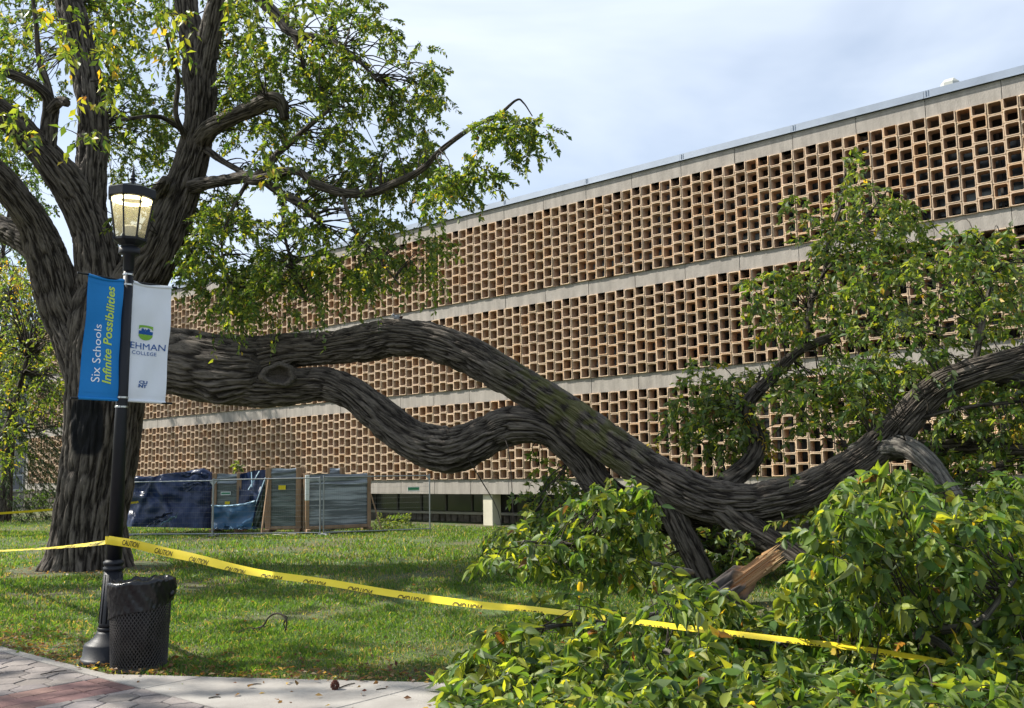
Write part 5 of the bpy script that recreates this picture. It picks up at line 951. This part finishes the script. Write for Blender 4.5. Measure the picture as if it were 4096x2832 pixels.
# ------------------------------------------------------------------ litter bin
def make_bin():
    g = gnd(313, 1516); c = at(313, 1500, g[1] + .225); c[2] = 0.; Hh = .715; R0, R1 = .228, .256
    r = empty('litter_bin', c, 'black expanded-metal litter bin standing beside the lamp post base', 'litter bin')
    mb = MB(); n = 50; st = 16
    for s in (1, -1):
        for k in range(n):
            P = []
            for i in range(st + 1): z = .02 + (Hh - .05) * i / st; R_ = R0 + (R1 - R0) * z / Hh; a = 2 * math.pi * k / n + s * (z / .043) * (2 * math.pi / n); P.append(c + np.array([math.cos(a) * R_, math.sin(a) * R_, z]))
            mb.tube(P, [.0042] * len(P), 4)
    mb.build('wire_mesh', MT['blackm'], r)['kind'] = 'stuff'
    for z in (.012, Hh - .02): R_ = R0 + (R1 - R0) * z / Hh; MB().lathe([(R_ - .006, z - .012), (R_ + .006, z - .012), (R_ + .006, z + .012), (R_ - .006, z + .012), (R_ - .006, z - .012)], c, 40, top=False, bot=False).build('hoop', MT['blackm'], r)
    MB().lathe([(.0, .006), (R0, .006), (R0, .012), (0, .012)], c, 32, top=False, bot=False).build('floor', MT['blackm'], r)
    # plastic bag
    b = empty('bin_liner', c + np.array([0, 0, Hh]), 'shiny black plastic bag folded over the rim of the litter bin', 'bin bag')
    n = 96; V = []; rows = []
    def ringv(fr):
        for k in range(n): a = 2 * math.pi * k / n; V.append(c + fr(a))
    hem = lambda a: .485 + .06 * math.cos(a) + .012 * math.sin(3 * a + 1)
    prof = [0, .04, .12, .25, .4, .55, .7, .82, .92, 1.0]
    for q in prof:
        def fr(a, q=q):
            zb = hem(a); zt = Hh + .02 + .016 * math.cos(a * 1 + .3) + .006 * math.sin(7 * a); z = zb + (zt - zb) * q
            R_ = R0 + (R1 - R0) * z / Hh + .008 + .010 * q; fold = .010 * math.sin(19 * a + 9 * q + 2 * math.sin(3 * a)) * (.2 + q * (1 - q) * 2.2) + .014 * math.exp(-((math.atan2(math.sin(a - .15), math.cos(a - .15))) / .35) ** 2) * math.sin(q * 3.1) * 2 + .005 * math.sin(31 * a - 14 * q)
            if q < .06: R_ += .004
            return np.array([math.cos(a) * (R_ + fold), math.sin(a) * (R_ + fold), z])
        ringv(fr)
    for q, dr, dz in ((0, -.006, .012), (1, -.03, .012), (2, -.045, -.02), (3, -.05, -.09), (4, -.06, -.25), (5, -.08, -.5), (6, -.06, -.77), (7, -.2, -.785)):
        def fr(a, q=q, dr=dr, dz=dz):
            zt = Hh + .02 + .016 * math.cos(a + .3) + .006 * math.sin(7 * a); fold = (.006 + .016 * (q > 1)) * math.sin(13 * a + q * 1.3 + 1.7 * math.sin(4 * a)); R_ = R1 + dr + fold - max(0, q - 3) * .008
            return np.array([math.cos(a) * R_, math.sin(a) * R_, max(zt + dz + (.02 * math.sin(9 * a + 1) if 0 < q < 4 else 0), .02)])
        ringv(fr)
    m = len(V) // n; F = [(i * n + k, i * n + (k + 1) % n, (i + 1) * n + (k + 1) % n, (i + 1) * n + k) for i in range(m - 1) for k in range(n)]
    MB().add(V, F).build('bag', MT['bag'], b, True)
    kn = c + np.array([R1 + .02, -.02, Hh - .09]); MB().lathe([(.0, -.03), (.022, -.02), (.028, 0), (.02, .02), (.004, .03)], kn, 10).build('knot', MT['bag'], b, True)
make_bin()

# ------------------------------------------------------------------ fence, crates and tarpaulins by the building
def xyz(x, y, Y): p = at(x, y, Y); return p
UP = np.array([0, 0, 1.])
def make_fence():
    def panel(xa, ya, xb, yb, h, label, ga=None, foot=True, mid=False, sign=None, sticker=False):
        A = at(xa, ya, ga[0]); B = at(xb, yb, ga[1]); A[2] = float(gz(A[1])); B[2] = float(gz(B[1])); d = B - A; L_ = np.linalg.norm(d); d /= L_; nn = nrm(np.cross(d, UP)); up = UP
        r = empty('fence_panel', A, label, 'fence panel', 'wire mesh fence panels round the stored glass')
        post = .021
        for p in (A, B): MB().bar(p + up * .03, p + up * (h + .02), post, 8).build('post', MT['galv'], r)
        if mid: MB().bar((A + B) / 2 + up * .06, (A + B) / 2 + up * h, .012, 6).build('post', MT['galv'], r)
        for z in (.07, h - .03): MB().bar(A + up * z, B + up * z, .017, 8).build('rail', MT['galv'], r)
        mb = MB(); k = int(L_ / .06)
        for i in range(1, k): p = A + d * (L_ * i / k); mb.bar(p + up * .08, p + up * (h - .04), .0012, 3)
        for i in range(1, 10): z = .08 + (h - .12) * i / 10; mb.bar(A + up * z + nn * .004, B + up * z + nn * .004, .0022, 3)
        mb.build('wire_mesh', MT['wire'], r)['kind'] = 'stuff'
        for p in (A, B):
            for s in (1, -1): q = p + up * (h - .05); MB().add([q, q + d * .12 * (1 if p is A else -1), q - up * .14, q + nn * .006, q + d * .12 * (1 if p is A else -1) + nn * .006, q - up * .14 + nn * .006], [(0, 1, 2), (3, 5, 4), (0, 3, 4, 1), (1, 4, 5, 2), (2, 5, 3, 0)]).build('gusset', MT['galv'], r); break
        if foot:
            f = A + UP * .0; mb = MB(); mb.tube([f - nn * .45 + up * .02, f - nn * .2 + up * .035, f + up * .04, f + nn * .2 + up * .035, f + nn * .5 + up * .02], [.018] * 5, 6); mb.box(f + up * .02, (.22, .5, .03), (d, nn, up)); mb.build('foot', MT['galv'], r)
        if sticker:
            p = A + d * (L_ - .5) + up * (h - .42); g = nn if nn @ (EYE - p) > 0 else -nn
            o = MB().box(p + g * .012, (.36, .008, .13), (d, g, up)).build('sign', MT['stickw'], r); MB().box(p + g * .018 + up * .01, (.33, .006, .075), (d, g, up)).build('sign_print', MT['stickg'], r)
        return A, B
    panel(226, 1192, 281, 1199, 1.62, 'leftmost wire fence panel, mostly hidden behind the elm trunk', (29.2, 28.4), foot=False)
    panel(283.5, 1198, 478, 1206, 1.62, 'wire fence panel in front of the big dark blue tarpaulin', (28.3, 27.6))
    panel(479.5, 1206.3, 721, 1199.5, 1.64, 'wire fence panel in front of the two upright glass crates', (27.6, 27.2))
    panel(729, 1199.5, 969, 1190, 1.66, 'wire fence panel at the right end with a small green and white sign', (27.2, 28.4), sticker=True)
make_fence()
def cloth_grid(fn, nu, nv): return [fn(i / nu, j / nv) for j in range(nv + 1) for i in range(nu + 1)], [(j * (nu + 1) + i, j * (nu + 1) + i + 1, (j + 1) * (nu + 1) + i + 1, (j + 1) * (nu + 1) + i) for j in range(nv) for i in range(nu)]
def make_store():
    q = random.Random(4)
    # big tarpaulin over a stack
    r = empty('tarpaulin', at(390, 1190, 29.6), 'large dark blue tarpaulin draped over a stack behind the fence at left', 'tarpaulin')
    topx = [284, 296, 304, 318, 338, 350, 365, 392, 420, 447, 457, 470, 484]; topy = [1100, 1080, 1076, 1078, 1075, 1074, 1068, 1064.5, 1063, 1060, 1059, 1066, 1074]
    def fn(u, v):                                           # v: 0 ground .. .7 top edge .. 1 back edge
        x = 287 + u * 192; yt = np.interp(x, topx, topy); yb = 1187 + 4 * u
        vv = min(v / .72, 1); y = yb + (yt - yb) * vv ** .92; xx = x + (1 - vv) * (-3 + 8 * u) * .6
        rel = .30 * (1 - vv) + .05
        nz = (vnoise(np.array([u * 7 + 3]), np.array([vv * 5 + 2]))[0] - .5) * .22 + (vnoise(np.array([u * 9 + vv * 5]), np.array([vv * 7 - u * 5 + 50]))[0] - .5) * .10 + (vnoise(np.array([u * 30 - vv * 9]), np.array([vv * 8 + u * 8 + 20]))[0] - .5) * .025 + .16 * math.exp(-((u - .30 - .22 * (1 - vv)) / .05) ** 2) + .12 * math.exp(-((u - .30 + .24 * (1 - vv)) / .04) ** 2) - .12 * math.exp(-((u - .62 - .1 * vv) / .12) ** 2) * vv
        Y = 29.9 - rel - nz - .25 * (abs(u - .5) < .48) * math.sin(math.pi * u) ** .3
        p = at(xx, y, Y)
        if v > .72: k = (v - .72) / .28; p = p + np.array([.25 * k, 1.5 * k, .05 * math.sin(k * 5 + u * 9) - .35 * k * k])
        return p
    V, F = cloth_grid(fn, 90, 60); MB().add(V, F).build('sheet', MT['tarp'], r, True)
    # torn pale flaps lying along its foot and hanging at the top
    for (x0, y0, x1, y1, h_) in ((345, 1176, 388, 1158, 9), (360, 1186, 398, 1166, 8), (385, 1182, 402, 1150, 7), (330, 1186, 372, 1176, 6)):
        def g(u, v, x0=x0, y0=y0, x1=x1, y1=y1, h_=h_): return at(x0 + (x1 - x0) * u + v * 3, y0 + (y1 - y0) * u - v * h_ + 2 * math.sin(u * 14 + v * 3), 28.75 - .25 * vnoise(np.array([u * 9 + x0]), np.array([v * 5.]))[0])
        V, F = cloth_grid(g, 18, 6); MB().add(V, F).build('torn_flap', MT['tarpi'] if x0 in (360, 385) else MT['tarp'], r, True)
    for (x0, y0, x1, y1, h_) in ((412, 1090, 478, 1084, 13), (408, 1064, 470, 1066, 9)):
        def g(u, v, x0=x0, y0=y0, x1=x1, y1=y1, h_=h_): return at(x0 + (x1 - x0) * u, y0 + (y1 - y0) * u + v * h_ * (1 + .5 * math.sin(u * 9)), 29.1 - .2 * vnoise(np.array([u * 11 + x0]), np.array([v * 6.]))[0])
        V, F = cloth_grid(g, 22, 6); MB().add(V, F).build('torn_flap', MT['tarp'], r, True)
    # glass crates
    def crate(xl, xr, yt, yb, Y, label, wrapm, tw=9, th=.5, tilt=0., posts=True, rel=0.):
        bl, br = at(xl, yb, Y), at(xr, yb, Y + rel); zt = at(xl, yt, Y)[2]; zg = float(gz(Y)) + .05; d = br - bl; d[2] = 0; W = np.linalg.norm(d); d /= W; nn = np.array([d[1], -d[0], 0]); H = zt - zg; up = UP; c0 = np.array([bl[0], bl[1], zg])
        r = empty('glass_crate', c0, label, 'glass crate', 'crates of wrapped glass panes behind the fence'); tw_ = pxr(tw, Y)
        for k in range(5):
            o = MB(); x0 = tw_ * .8 if posts else .0; o.box(c0 + d * W / 2 - nn * (.06 + k * th / 5) + up * (H * .5 + q.uniform(-.01, .01)), (W - 2 * x0 + q.uniform(-.02, .02), th / 5 - .02, H - .12), (d, nn, up)); o.build('glass_pane', wrapm, r)
        if posts:
            for s in (0, 1):
                x = tw_ / 2 if s == 0 else W - tw_ / 2
                for dd in (.02, -th * .5, -th - .02): MB().bbox(c0 + d * x + nn * (dd + tilt) + up * H / 2, (tw_, .07, H + .02), .008, (d, nn, up)).build('timber_post', MT['timber'], r)
                MB().bbox(c0 + d * x - nn * th / 2 + up * .04, (tw_, th + .5, .09), .008, (d, nn, up)).build('timber_foot', MT['timber'], r)
            MB().bbox(c0 + d * W / 2 + nn * .02 + up * .12, (W - 2 * tw_, .04, .1), .006, (d, nn, up)).build('timber_rail', MT['timber'], r)
        def fn(u, v): return c0 + d * (x0 + (W - 2 * x0) * u) - nn * (.02 + .02 * math.sin(9 * v + 3 * u)) + up * (H - .02 - v * .3 + .015 * math.sin(u * 7))
        V, F = cloth_grid(fn, 10, 8); MB().add([p + nn * .045 for p in V], F).build('plastic_wrap', MT['wrap2'], r, True)
        return r, c0, d, nn, W, H
    r, c0, d, nn, W, H = crate(477, 543, 1067, 1192, 29.1, 'shorter glass crate with a green and white sticker above a yellow one', MT['wrap'], 10)
    MB().box(c0 + d * W * .47 + nn * .03 + UP * H * .655, (W * .34, .01, .105), (d, nn, UP)).build('sticker', MT['stickw'], r); MB().box(c0 + d * W * .47 + nn * .034 + UP * H * .655, (W * .30, .01, .05), (d, nn, UP)).build('sticker_print', MT['stickg'], r); MB().box(c0 + d * W * .53 + nn * .03 + UP * H * .49, (W * .17, .01, .09), (d, nn, UP)).build('sticker', MT['sticker'], r)
    r, c0, d, nn, W, H = crate(598, 679, 1055, 1195, 28.4, 'tallest upright glass crate with a single yellow sticker', MT['wrap'], 12)
    MB().box(c0 + d * W * .46 + nn * .03 + UP * H * .69, (W * .2, .01, .13), (d, nn, UP)).build('sticker', MT['sticker'], r)
    p0, p1 = c0 + nn * .32 - d * .02, c0 + nn * .05 + UP * H * .86 + d * .1; MB().bar(p0, p1, .035, 4).build('brace', MT['timber'], r)
    def strand(a, b, w_=.03): MB().add([a, b, b + UP * w_, a + UP * w_ * .6], [(0, 1, 2, 3)]).build('loose_film', MT['wrap2'], r)
    def fn(u, v): return c0 + d * W * (.1 + .85 * u) + nn * (.05 + .03 * math.sin(u * 8)) + UP * (H * (.06 + .28 * u * (1 - v * .93)))
    r, c0, d, nn, W, H = crate(688, 835, 1068, 1186, 28.0, 'widest glass crate wrapped in pale grey streaked film, at the right', MT['wrap2'], 8, .5, 0, True, .8)
    MB().bbox(c0 + d * .02 + nn * .14 + UP * H * .76, (.12, .06, H * .44), .01, (d, nn, UP)).build('white_edge_guard', MT['stickw'], r)
    MB().bar(c0 + d * (W + .25) + nn * .3, c0 + d * (W + .0) + nn * .03 + UP * H * .62, .022, 5).build('brace', MT['timber'], r)
    crate(738, 771, 1054, 1186, 30.4, 'glass crate peeking above the widest one from behind', MT['wrap2'], 5, .4)
    # tarps between
    r = empty('tarpaulin', at(570, 1180, 29.4), 'dark blue tarpaulin hanging between the two upright glass crates', 'tarpaulin')
    def fn(u, v):
        x = 541 + u * 62 - (1 - v) * 6 * (1 - u); yt = 1069 - 6 * min(1, u * 2) - 5 * u; yb = 1180 - 30 * (1 - u) * 0; return at(x, yb + (yt - yb) * v, 29.2 - .25 * vnoise(np.array([u * 5 + v * 2]), np.array([v * 4 - u * 3 + 30]))[0] - .3 * (1 - v))
    V, F = cloth_grid(fn, 34, 34); MB().add(V, F).build('sheet', MT['tarp'], r, True)
    for a, b in (((585, 1062), (560, 1104)), ((567, 1064), (568, 1098)), ((599, 1075), (575, 1140))): MB().bar(at(*a, 28.75), at(*b, 28.6), .018, 5).build('strap', MT['tarpi'], r)
    r = empty('tarpaulin', at(520, 1190, 28.6), 'teal blue tarpaulin with pale folded top slung low before the shorter glass crate', 'tarpaulin')
    def fn(u, v):
        x = 478 + u * 100 - (1 - v) * 10 * u - 2 * (1 - v); yt = 1139 + 4 * math.sin(u * 5) * .5 - 11 * max(0, u - .75) * 2 - 3 * u; yb = 1192; return at(x, yb + (yt - yb) * v, 28.72 - .22 * vnoise(np.array([u * 5 + 3 + v]), np.array([v * 3 - u * 2 + 60]))[0] - .2 * (1 - v))
    V, F = cloth_grid(fn, 44, 22); MB().add(V, F).build('sheet', MT['tarp2'], r, True)
    def fn2(u, v):
        p = fn(u * .98, .93 + .07 * v); return p + np.array([0, -.06 - .03 * math.sin(v * 3.1) - .02 * math.sin(u * 40), .02])
    V, F = cloth_grid(fn2, 50, 5); MB().add(V, F).build('folded_top', MT['tarpi'], r, True)
    for k in range(9):
        x = 484 + k * 10.5
        def fn3(u, v, x=x): return at(x + u * 11, 1193 - v * (5 + 4 * math.sin(x)) + math.sin(u * 9 + x), 28.4 - .15 * u * (1 - u) - .1 * math.sin(v * 5 + x))
        V, F = cloth_grid(fn3, 6, 4); MB().add(V, F).build('crumpled_edge', MT['tarpi'] if k % 2 else MT['tarp2'], r, True)
    r = empty('tarpaulin', at(588, 1190, 28.9), 'dark green translucent sheet leaning against the tallest glass crate', 'tarpaulin')
    gm = mat('green_sheet', (.012, .035, .022), .3, .5, .3, 3, .3, 12)
    def fn(u, v): return at(566 + u * 32 + (1 - u) * 33 * v, 1191 - v * (128 - 22 * (1 - u)), 28.65 - .12 * vnoise(np.array([u * 6]), np.array([v * 5 + 8]))[0])
    V, F = cloth_grid(fn, 16, 30); MB().add(V, F).build('sheet', gm, r, True)
    # white sack
    b = gnd(724, 1197); r = empty('plastic_sack', b, 'crumpled white plastic sack on the grass at the foot of the fence', 'sack')
    bm = bmesh.new(); bmesh.ops.create_icosphere(bm, subdivisions=4, radius=1)
    for v in bm.verts:
        n_ = vnoise(np.array([v.co.x * 2 + 9]), np.array([v.co.z * 2 + v.co.y * 1.6 + 9]))[0] - .5; n2 = abs(vnoise(np.array([v.co.x * 5 + v.co.z * 3 + 30]), np.array([v.co.y * 4 + v.co.z * 5 + 30]))[0] - .5)
        k = 1 + .5 * n_ - .45 * n2; v.co = Vector((v.co.x * .44 * k * (1.2 - .35 * v.co.z), v.co.y * .3 * k, max(v.co.z * .36 * k + .22 + .1 * math.sin(v.co.x * 3), 0)))
    me = bpy.data.meshes.new('sack'); bm.to_mesh(me); bm.free(); o = link('sack', me, MT['sack'], r)
    # pallet timbers by the left edge and a white scrap
    b = gnd(296, 1186); r = empty('timber_block', b + np.array([0, .6, 0]), 'short upright timber offcut between the elm trunk and the dark blue tarpaulin', 'timber'); b = b + np.array([0, .6, 0]); MB().bbox(b + UP * .35, (.16, .16, .7), .01).build('block', MT['timber'], r)
    for i, (x, y) in enumerate(((624, 1206), (658, 1204.5), (640, 1209), (585, 1211))):
        p = gnd(x, y); r = empty('card_scrap', p, ['flat pale scrap on the lawn left of the other scraps by the fence', 'flat pale scrap on the lawn nearest the white sack', 'flat pale scrap on the lawn nearest the viewer', 'small pale scrap on the lawn below the teal tarpaulin'][i], 'scrap'); MB().bbox(p + UP * .015, (.26, .14, .012), .004, (nrm(np.array([1, .3 * i - .4, 0.])), nrm(np.array([-.3 * i + .4, 1, 0.])), UP)).build('card', MT['wood'] if False else MT['sill'], r)
    # weeds
    def weeds(name, label, pts, h_, n, wts):
        b = gnd(*pts[0][:2]); r = empty(name, b, label, 'weeds'); P = []
        for x, y, dx in pts:
            for _ in range(n): p = gnd(x + q.uniform(-dx, dx), y + q.uniform(-1, 1)); P.append(p + UP * q.uniform(.02, h_))
        P = np.array(P); lv, TW = sprays(P, rand_dirs(len(P), .8), 8, .16, .09, .1, wts, .9, .0); put_leaves(lv, 'foliage', MT['leaf'], r); put_twigs([(TW, .005, .002)], 'stem', MT['twig'], r)
    weeds('weed_patch', 'sunlit green weeds growing along the foot of the right hand fence panel', [(860, 1190, 14), (885, 1189, 14), (915, 1188, 12)], .35, 26, (0, 2, 5, 4, .5, 0, 0, 2))
    p = at(531, 1066, 30.3); r = empty('sapling', np.array([p[0], p[1], float(gz(30.3))]), 'slim young plant with pale leaves rising behind the shorter glass crate', 'sapling')
    tp = at(536, 1040, 30.3); join_limbs([limb([(p[0], p[1], -.3, .02), (p[0] + .02, p[1], .9, .016), (tp[0], tp[1], tp[2], .006)], .2, .3, None, 3, world=True)], 'stem', MT['twig'], r)
    P = np.array([at(536 + q.uniform(-6, 6), 1040 + i * 3.0, 30.2) for i in range(10)]); lv, TW = sprays(P, rand_dirs(10, .3), 5, .12, .16, .3, (0, 1, 3, 4, 1, 0, 0, 3), .9, .4, .6); put_leaves(lv, 'foliage', MT['leaf'], r)
make_store()

# ------------------------------------------------------------------ small things
def make_small():
    q = random.Random(12)
    # arched dead twig on the lawn
    b = gnd(563, 1426); r = empty('fallen_twig', b, 'dead twig arching up out of the lawn in front of the tape', 'twig')
    Y = b[1]; ks = [(560, 1424, 2), (575, 1417, 2.2), (590, 1412, 2.3), (597, 1405, 2.2), (604, 1393, 2.2), (616, 1384, 2.2), (628, 1382.5, 2.2), (638, 1387, 2.2), (645, 1396, 2.2), (646, 1408, 2), (643, 1421, 1.8)]
    pts = [(x, y, w_ * .9, Y - .25 * (x - 560) / 85 + .05) for x, y, w_ in ks]; L_ = [limb(pts, .03, .5, None, 70)]
    for e in ([(590, 1412, 1.2), (580, 1423, 1), (565, 1430, .7), (545, 1433, .4)], [(575, 1417, 1.2), (560, 1415, .9), (535, 1424, .5)], [(643, 1396, 1.5), (640, 1408, 1.2), (646, 1420, 1)], [(590, 1413, 1), (605, 1410, .6)], [(638, 1387, 1.4), (648, 1392, 1.2), (641, 1404, .8)]): L_.append(limb([(x, y, w_, Y - .15) for x, y, w_ in e], .03, .3, None, 71))
    join_limbs(L_, 'stem', MT['twig'], r)
    lv, TW = sprays(np.array([at(571, 1421, Y - .1)] * 2), rand_dirs(2), 4, .08, .06, .2, (0, 0, 0, 0, 1, 6, 1, 0)); put_leaves(lv, 'leaf_tuft', MT['leaf'], r)
    # sticks on the paving
    for i, (x0, y0, x1, y1, lab) in enumerate(((557, 1550, 589, 1547, 'straight dark stick on the concrete slab near the tape'), (470, 1579, 497, 1577, 'short dark stick on the concrete slab in front of the bin'), (764, 1556, 800, 1545, 'crooked dark stick on the slab just right of the pine cone'), (848, 1560, 871, 1558, 'thin stick on the slab nearest the fallen leaves'), (91, 1525, 150, 1516, 'long thin twig lying on the hexagonal pavers'))):
        a = gnd(x0, y0); c = gnd(x1, y1); m_ = (a + c) / 2 + np.array([0, .01, .012]); r = empty('stick', m_, lab, 'stick'); o = limb([(*(a + UP * .018), .004), (*(a * .6 + c * .4 + UP * .022), .005), (*(a * .3 + c * .7 + UP * .02 + np.array([0, .012, 0])), .004), (*(c + UP * .018), .003)], .03, .4, None, 80 + i, world=True); join_limbs([o], 'stem', MT['twig'], r)
    p = gnd(755, 1558); r = empty('pine_cone', p, 'small reddish brown cone on the concrete slab between two sticks', 'pine cone'); mb = MB()
    for i in range(5):
        for k in range(8): a = k * math.pi / 4 + i * .4; R_ = [.016, .026, .026, .02, .01][i]; c = p + np.array([math.cos(a) * R_, math.sin(a) * R_, .02 + i * .014]); mb.box(c, (.016, .012, .012), (np.array([math.cos(a), math.sin(a), 0]), np.array([-math.sin(a), math.cos(a), 0]), UP))
    mb.build('scales', MT['cone'], r)
    # scrap on the limb
    p = at(894, 717, 15.42); r = empty('grey_scrap', p, 'small grey and brown lump perched on top of the arched limb', 'lump'); bm = bmesh.new(); bmesh.ops.create_icosphere(bm, subdivisions=3, radius=1)
    for v in bm.verts: k = 1 + .5 * (vnoise(np.array([v.co.x * 2 + 5]), np.array([v.co.z * 2 + v.co.y + 5]))[0] - .5); v.co = Vector((v.co.x * .075 * k - .02, v.co.y * .05 * k, v.co.z * .05 * k + .01 + .03 * (v.co.x < -.3)))
    me = bpy.data.meshes.new('body'); bm.to_mesh(me); bm.free(); link('body', me, MT['grey'], r, True)
    mb = MB(); mb.tube([p + np.array([.05, 0, .0]), p + np.array([.08, 0, .015]), p + np.array([.105, -.01, .02])], [.018, .024, .008], 8); mb.build('brown_end', MT['brown'], r, True)
    # bench half buried in the leaves at the right
    b = gnd(2215, 1420); b = at(2206, 1400, 9.4); b[2] = 0; r = empty('park_bench', b, 'black metal bench almost buried in the fallen leaves at the right', 'bench'); dx = nrm(np.array([.9, .42, 0])); dn = np.array([dx[1], -dx[0], 0])
    for s in (0, 1.5):
        o = b + dx * s; mb = MB(); mb.tube([o + dn * .42, o + dn * .4 + UP * .2, o + dn * .38 + UP * .44, o + UP * .43, o - dn * .06 + UP * .6, o - dn * .16 + UP * .95], [.025] * 6, 8); mb.tube([o - dn * .04, o + UP * .44], [.025, .025], 8); mb.tube([o + dn * .4 + UP * .44, o + dn * .4 + UP * .64, o - dn * .06 + UP * .66], [.022] * 3, 8); mb.build('end_frame', MT['black'], r)
    for k in range(4): MB().bbox(b + dx * .75 + dn * (.06 + k * .1) + UP * .45, (1.6, .08, .035), .008, (dx, dn, UP)).build('slat', MT['bench'], r)
    for k in range(3): MB().bbox(b + dx * .75 - dn * (.075 + k * .035) + UP * (.6 + k * .13), (1.6, .03, .11), .008, (dx, dn, UP)).build('slat', MT['black'], r)
make_small()

# ------------------------------------------------------------------ grass blades and leaf litter
def make_grass():
    n = 1500000; x = np.where(RNG.random(n) < .22, np.where(RNG.random(n) < .6, RNG.uniform(-800, -60, n), RNG.uniform(2330, 3100, n)), RNG.uniform(-60, 2330, n)); y = np.where(RNG.random(n) < .2, RNG.uniform(1166, 1215, n), RNG.uniform(1178, 1600, n)); D = _f + ((x * K - 2048) / F_PX)[:, None] * CR - ((y * K - 1416) / F_PX)[:, None] * CU
    t = -1.65 / np.minimum(D[:, 2], -.01); P = EYE + D * t[:, None]
    for _ in range(4): t = (gz(P[:, 1]) - 1.65) / np.minimum(D[:, 2], -.01); P = EYE + D * t[:, None]
    ok = (P[:, :2] @ BN < BD0 - .6) & (P[:, 1] < 52) & (P[:, 1] > 6) & ~on_path(P) ; P = P[ok]
    # thin out: keep about 330k
    P = P[RNG.random(len(P)) < min(1, 430000 / len(P))]
    bare = vnoise(P[:, 0] * .8 + 30, P[:, 1] * .8 + 30) * .6 + vnoise(P[:, 0] * 2.6, P[:, 1] * 2.6) * .4; a, b = to_ab(P); de = edge_b(a); near = np.clip((b - de) / .8, 0, 1); keep = RNG.random(len(P)) < np.clip((bare - .22) * 3.2, .15, 1) * (.35 + .65 * near); 
    tr = np.linalg.norm(P[:, :2] - np.array([at(196, 1277, TY)[0], TY + .2]), axis=1) > 1.25 + .3 * bare; keep &= tr
    P = P[keep]; bare = bare[keep]; m = len(P); d = np.linalg.norm(P - EYE, axis=1); P[:, 2] = gz(P[:, 1]) - .006
    tuft = vnoise(P[:, 0] * 3.1 + 70, P[:, 1] * 3.1 + 70); h = RNG.uniform(.018, .05, m) * (.7 + 1.5 * np.clip(tuft - .35, 0, 1) + .3 * (bare > .6)) * np.clip(d / 12, .8, 1.5); wv = RNG.uniform(.0025, .005, m) * np.clip(d / 8, .9, 2.6)
    th = RNG.uniform(0, 6.283, m); s = np.stack([np.cos(th), np.sin(th), 0 * th], -1); ln = np.stack([np.cos(th + 1.57), np.sin(th + 1.57), 0 * th], -1) * RNG.normal(0, .55, (m, 1))
    up = np.array([0, 0, 1.]); V = np.stack([P - s * wv[:, None], P + s * wv[:, None], P + (up * .62 + ln * .35) * h[:, None] + s * wv[:, None] * .6, P + (up + ln) * h[:, None]], 1)
    F = np.arange(m)[:, None] * 4; F3 = np.concatenate([F + [0, 1, 2], F + [0, 2, 3]], 0).reshape(-1, 3)
    pal = np.array([(.035, .085, .012), (.06, .13, .018), (.10, .17, .028), (.17, .17, .055), (.26, .21, .10)]); ci = np.where(bare > .46, RNG.choice(5, m, p=[.26, .38, .24, .08, .04]), RNG.choice(5, m, p=[.2, .25, .22, .19, .14])); C = pal[ci] * RNG.uniform(.85, 1.5, (m, 1))
    o = link('grass', npmesh('grass', V.reshape(-1, 3), F3, dict(col=np.repeat(C, 4, 0))), MT['grassb'] if 'grassb' in MT else MT['leaf']); tag(o, 'short mown grass of the lawn, thin and dry in places', kind='stuff')
    # litter
    k = 2600; aa = RNG.uniform(-4, 6, k); bb = edge_b(aa) + RNG.exponential(.35, k) + RNG.normal(0, .03, k); Q = PO + aa[:, None] * E1 + bb[:, None] * E2
    k2 = 2200; Q2 = np.stack([RNG.uniform(-9, 6, k2), RNG.uniform(7.6, 22, k2)], -1); Q2 = Q2[~on_path(Q2)]; tx = at(196, 1277, TY)[0]; a3 = RNG.uniform(0, 6.28, 900); r3 = RNG.uniform(1.0, 2.4, 900); Q3 = np.stack([tx + np.cos(a3) * r3, TY + .2 + np.sin(a3) * r3], -1); Q4 = PO + RNG.uniform(.3, 4, 60)[:, None] * E1 + RNG.uniform(0, 1.2, 60)[:, None] * E2
    Q = np.vstack([Q, Q2, Q3, Q4]); m = len(Q); P = np.c_[Q, gz(Q[:, 1]) + RNG.uniform(.012, .04, m)]; D = nrm(np.c_[RNG.normal(size=(m, 2)), RNG.normal(0, .25, m)]); N = nrm(np.array([0, 0, 1.]) + RNG.normal(size=(m, 3)) * .35); N = nrm(N - D * (N * D).sum(1, keepdims=True))
    pal = np.array([(.16, .085, .035), (.10, .05, .025), (.24, .16, .07), (.30, .22, .12), (.36, .25, .05), (.12, .035, .02), (.10, .15, .03)]); C = pal[RNG.choice(7, m, p=[.28, .27, .18, .12, .025, .08, .045])] * RNG.uniform(.7, 1.3, (m, 1))
    V, Fs, Cc = leaf_mesh(P, D, N, RNG.uniform(.025, .065, m), RNG.uniform(.4, .7, m), C, LEAF2); o = link('leaf_litter', npmesh('leaf_litter', V, Fs, dict(col=Cc)), MT['leaf']); tag(o, 'dry brown leaves scattered over the lawn and along the path edge', kind='stuff')
make_grass()
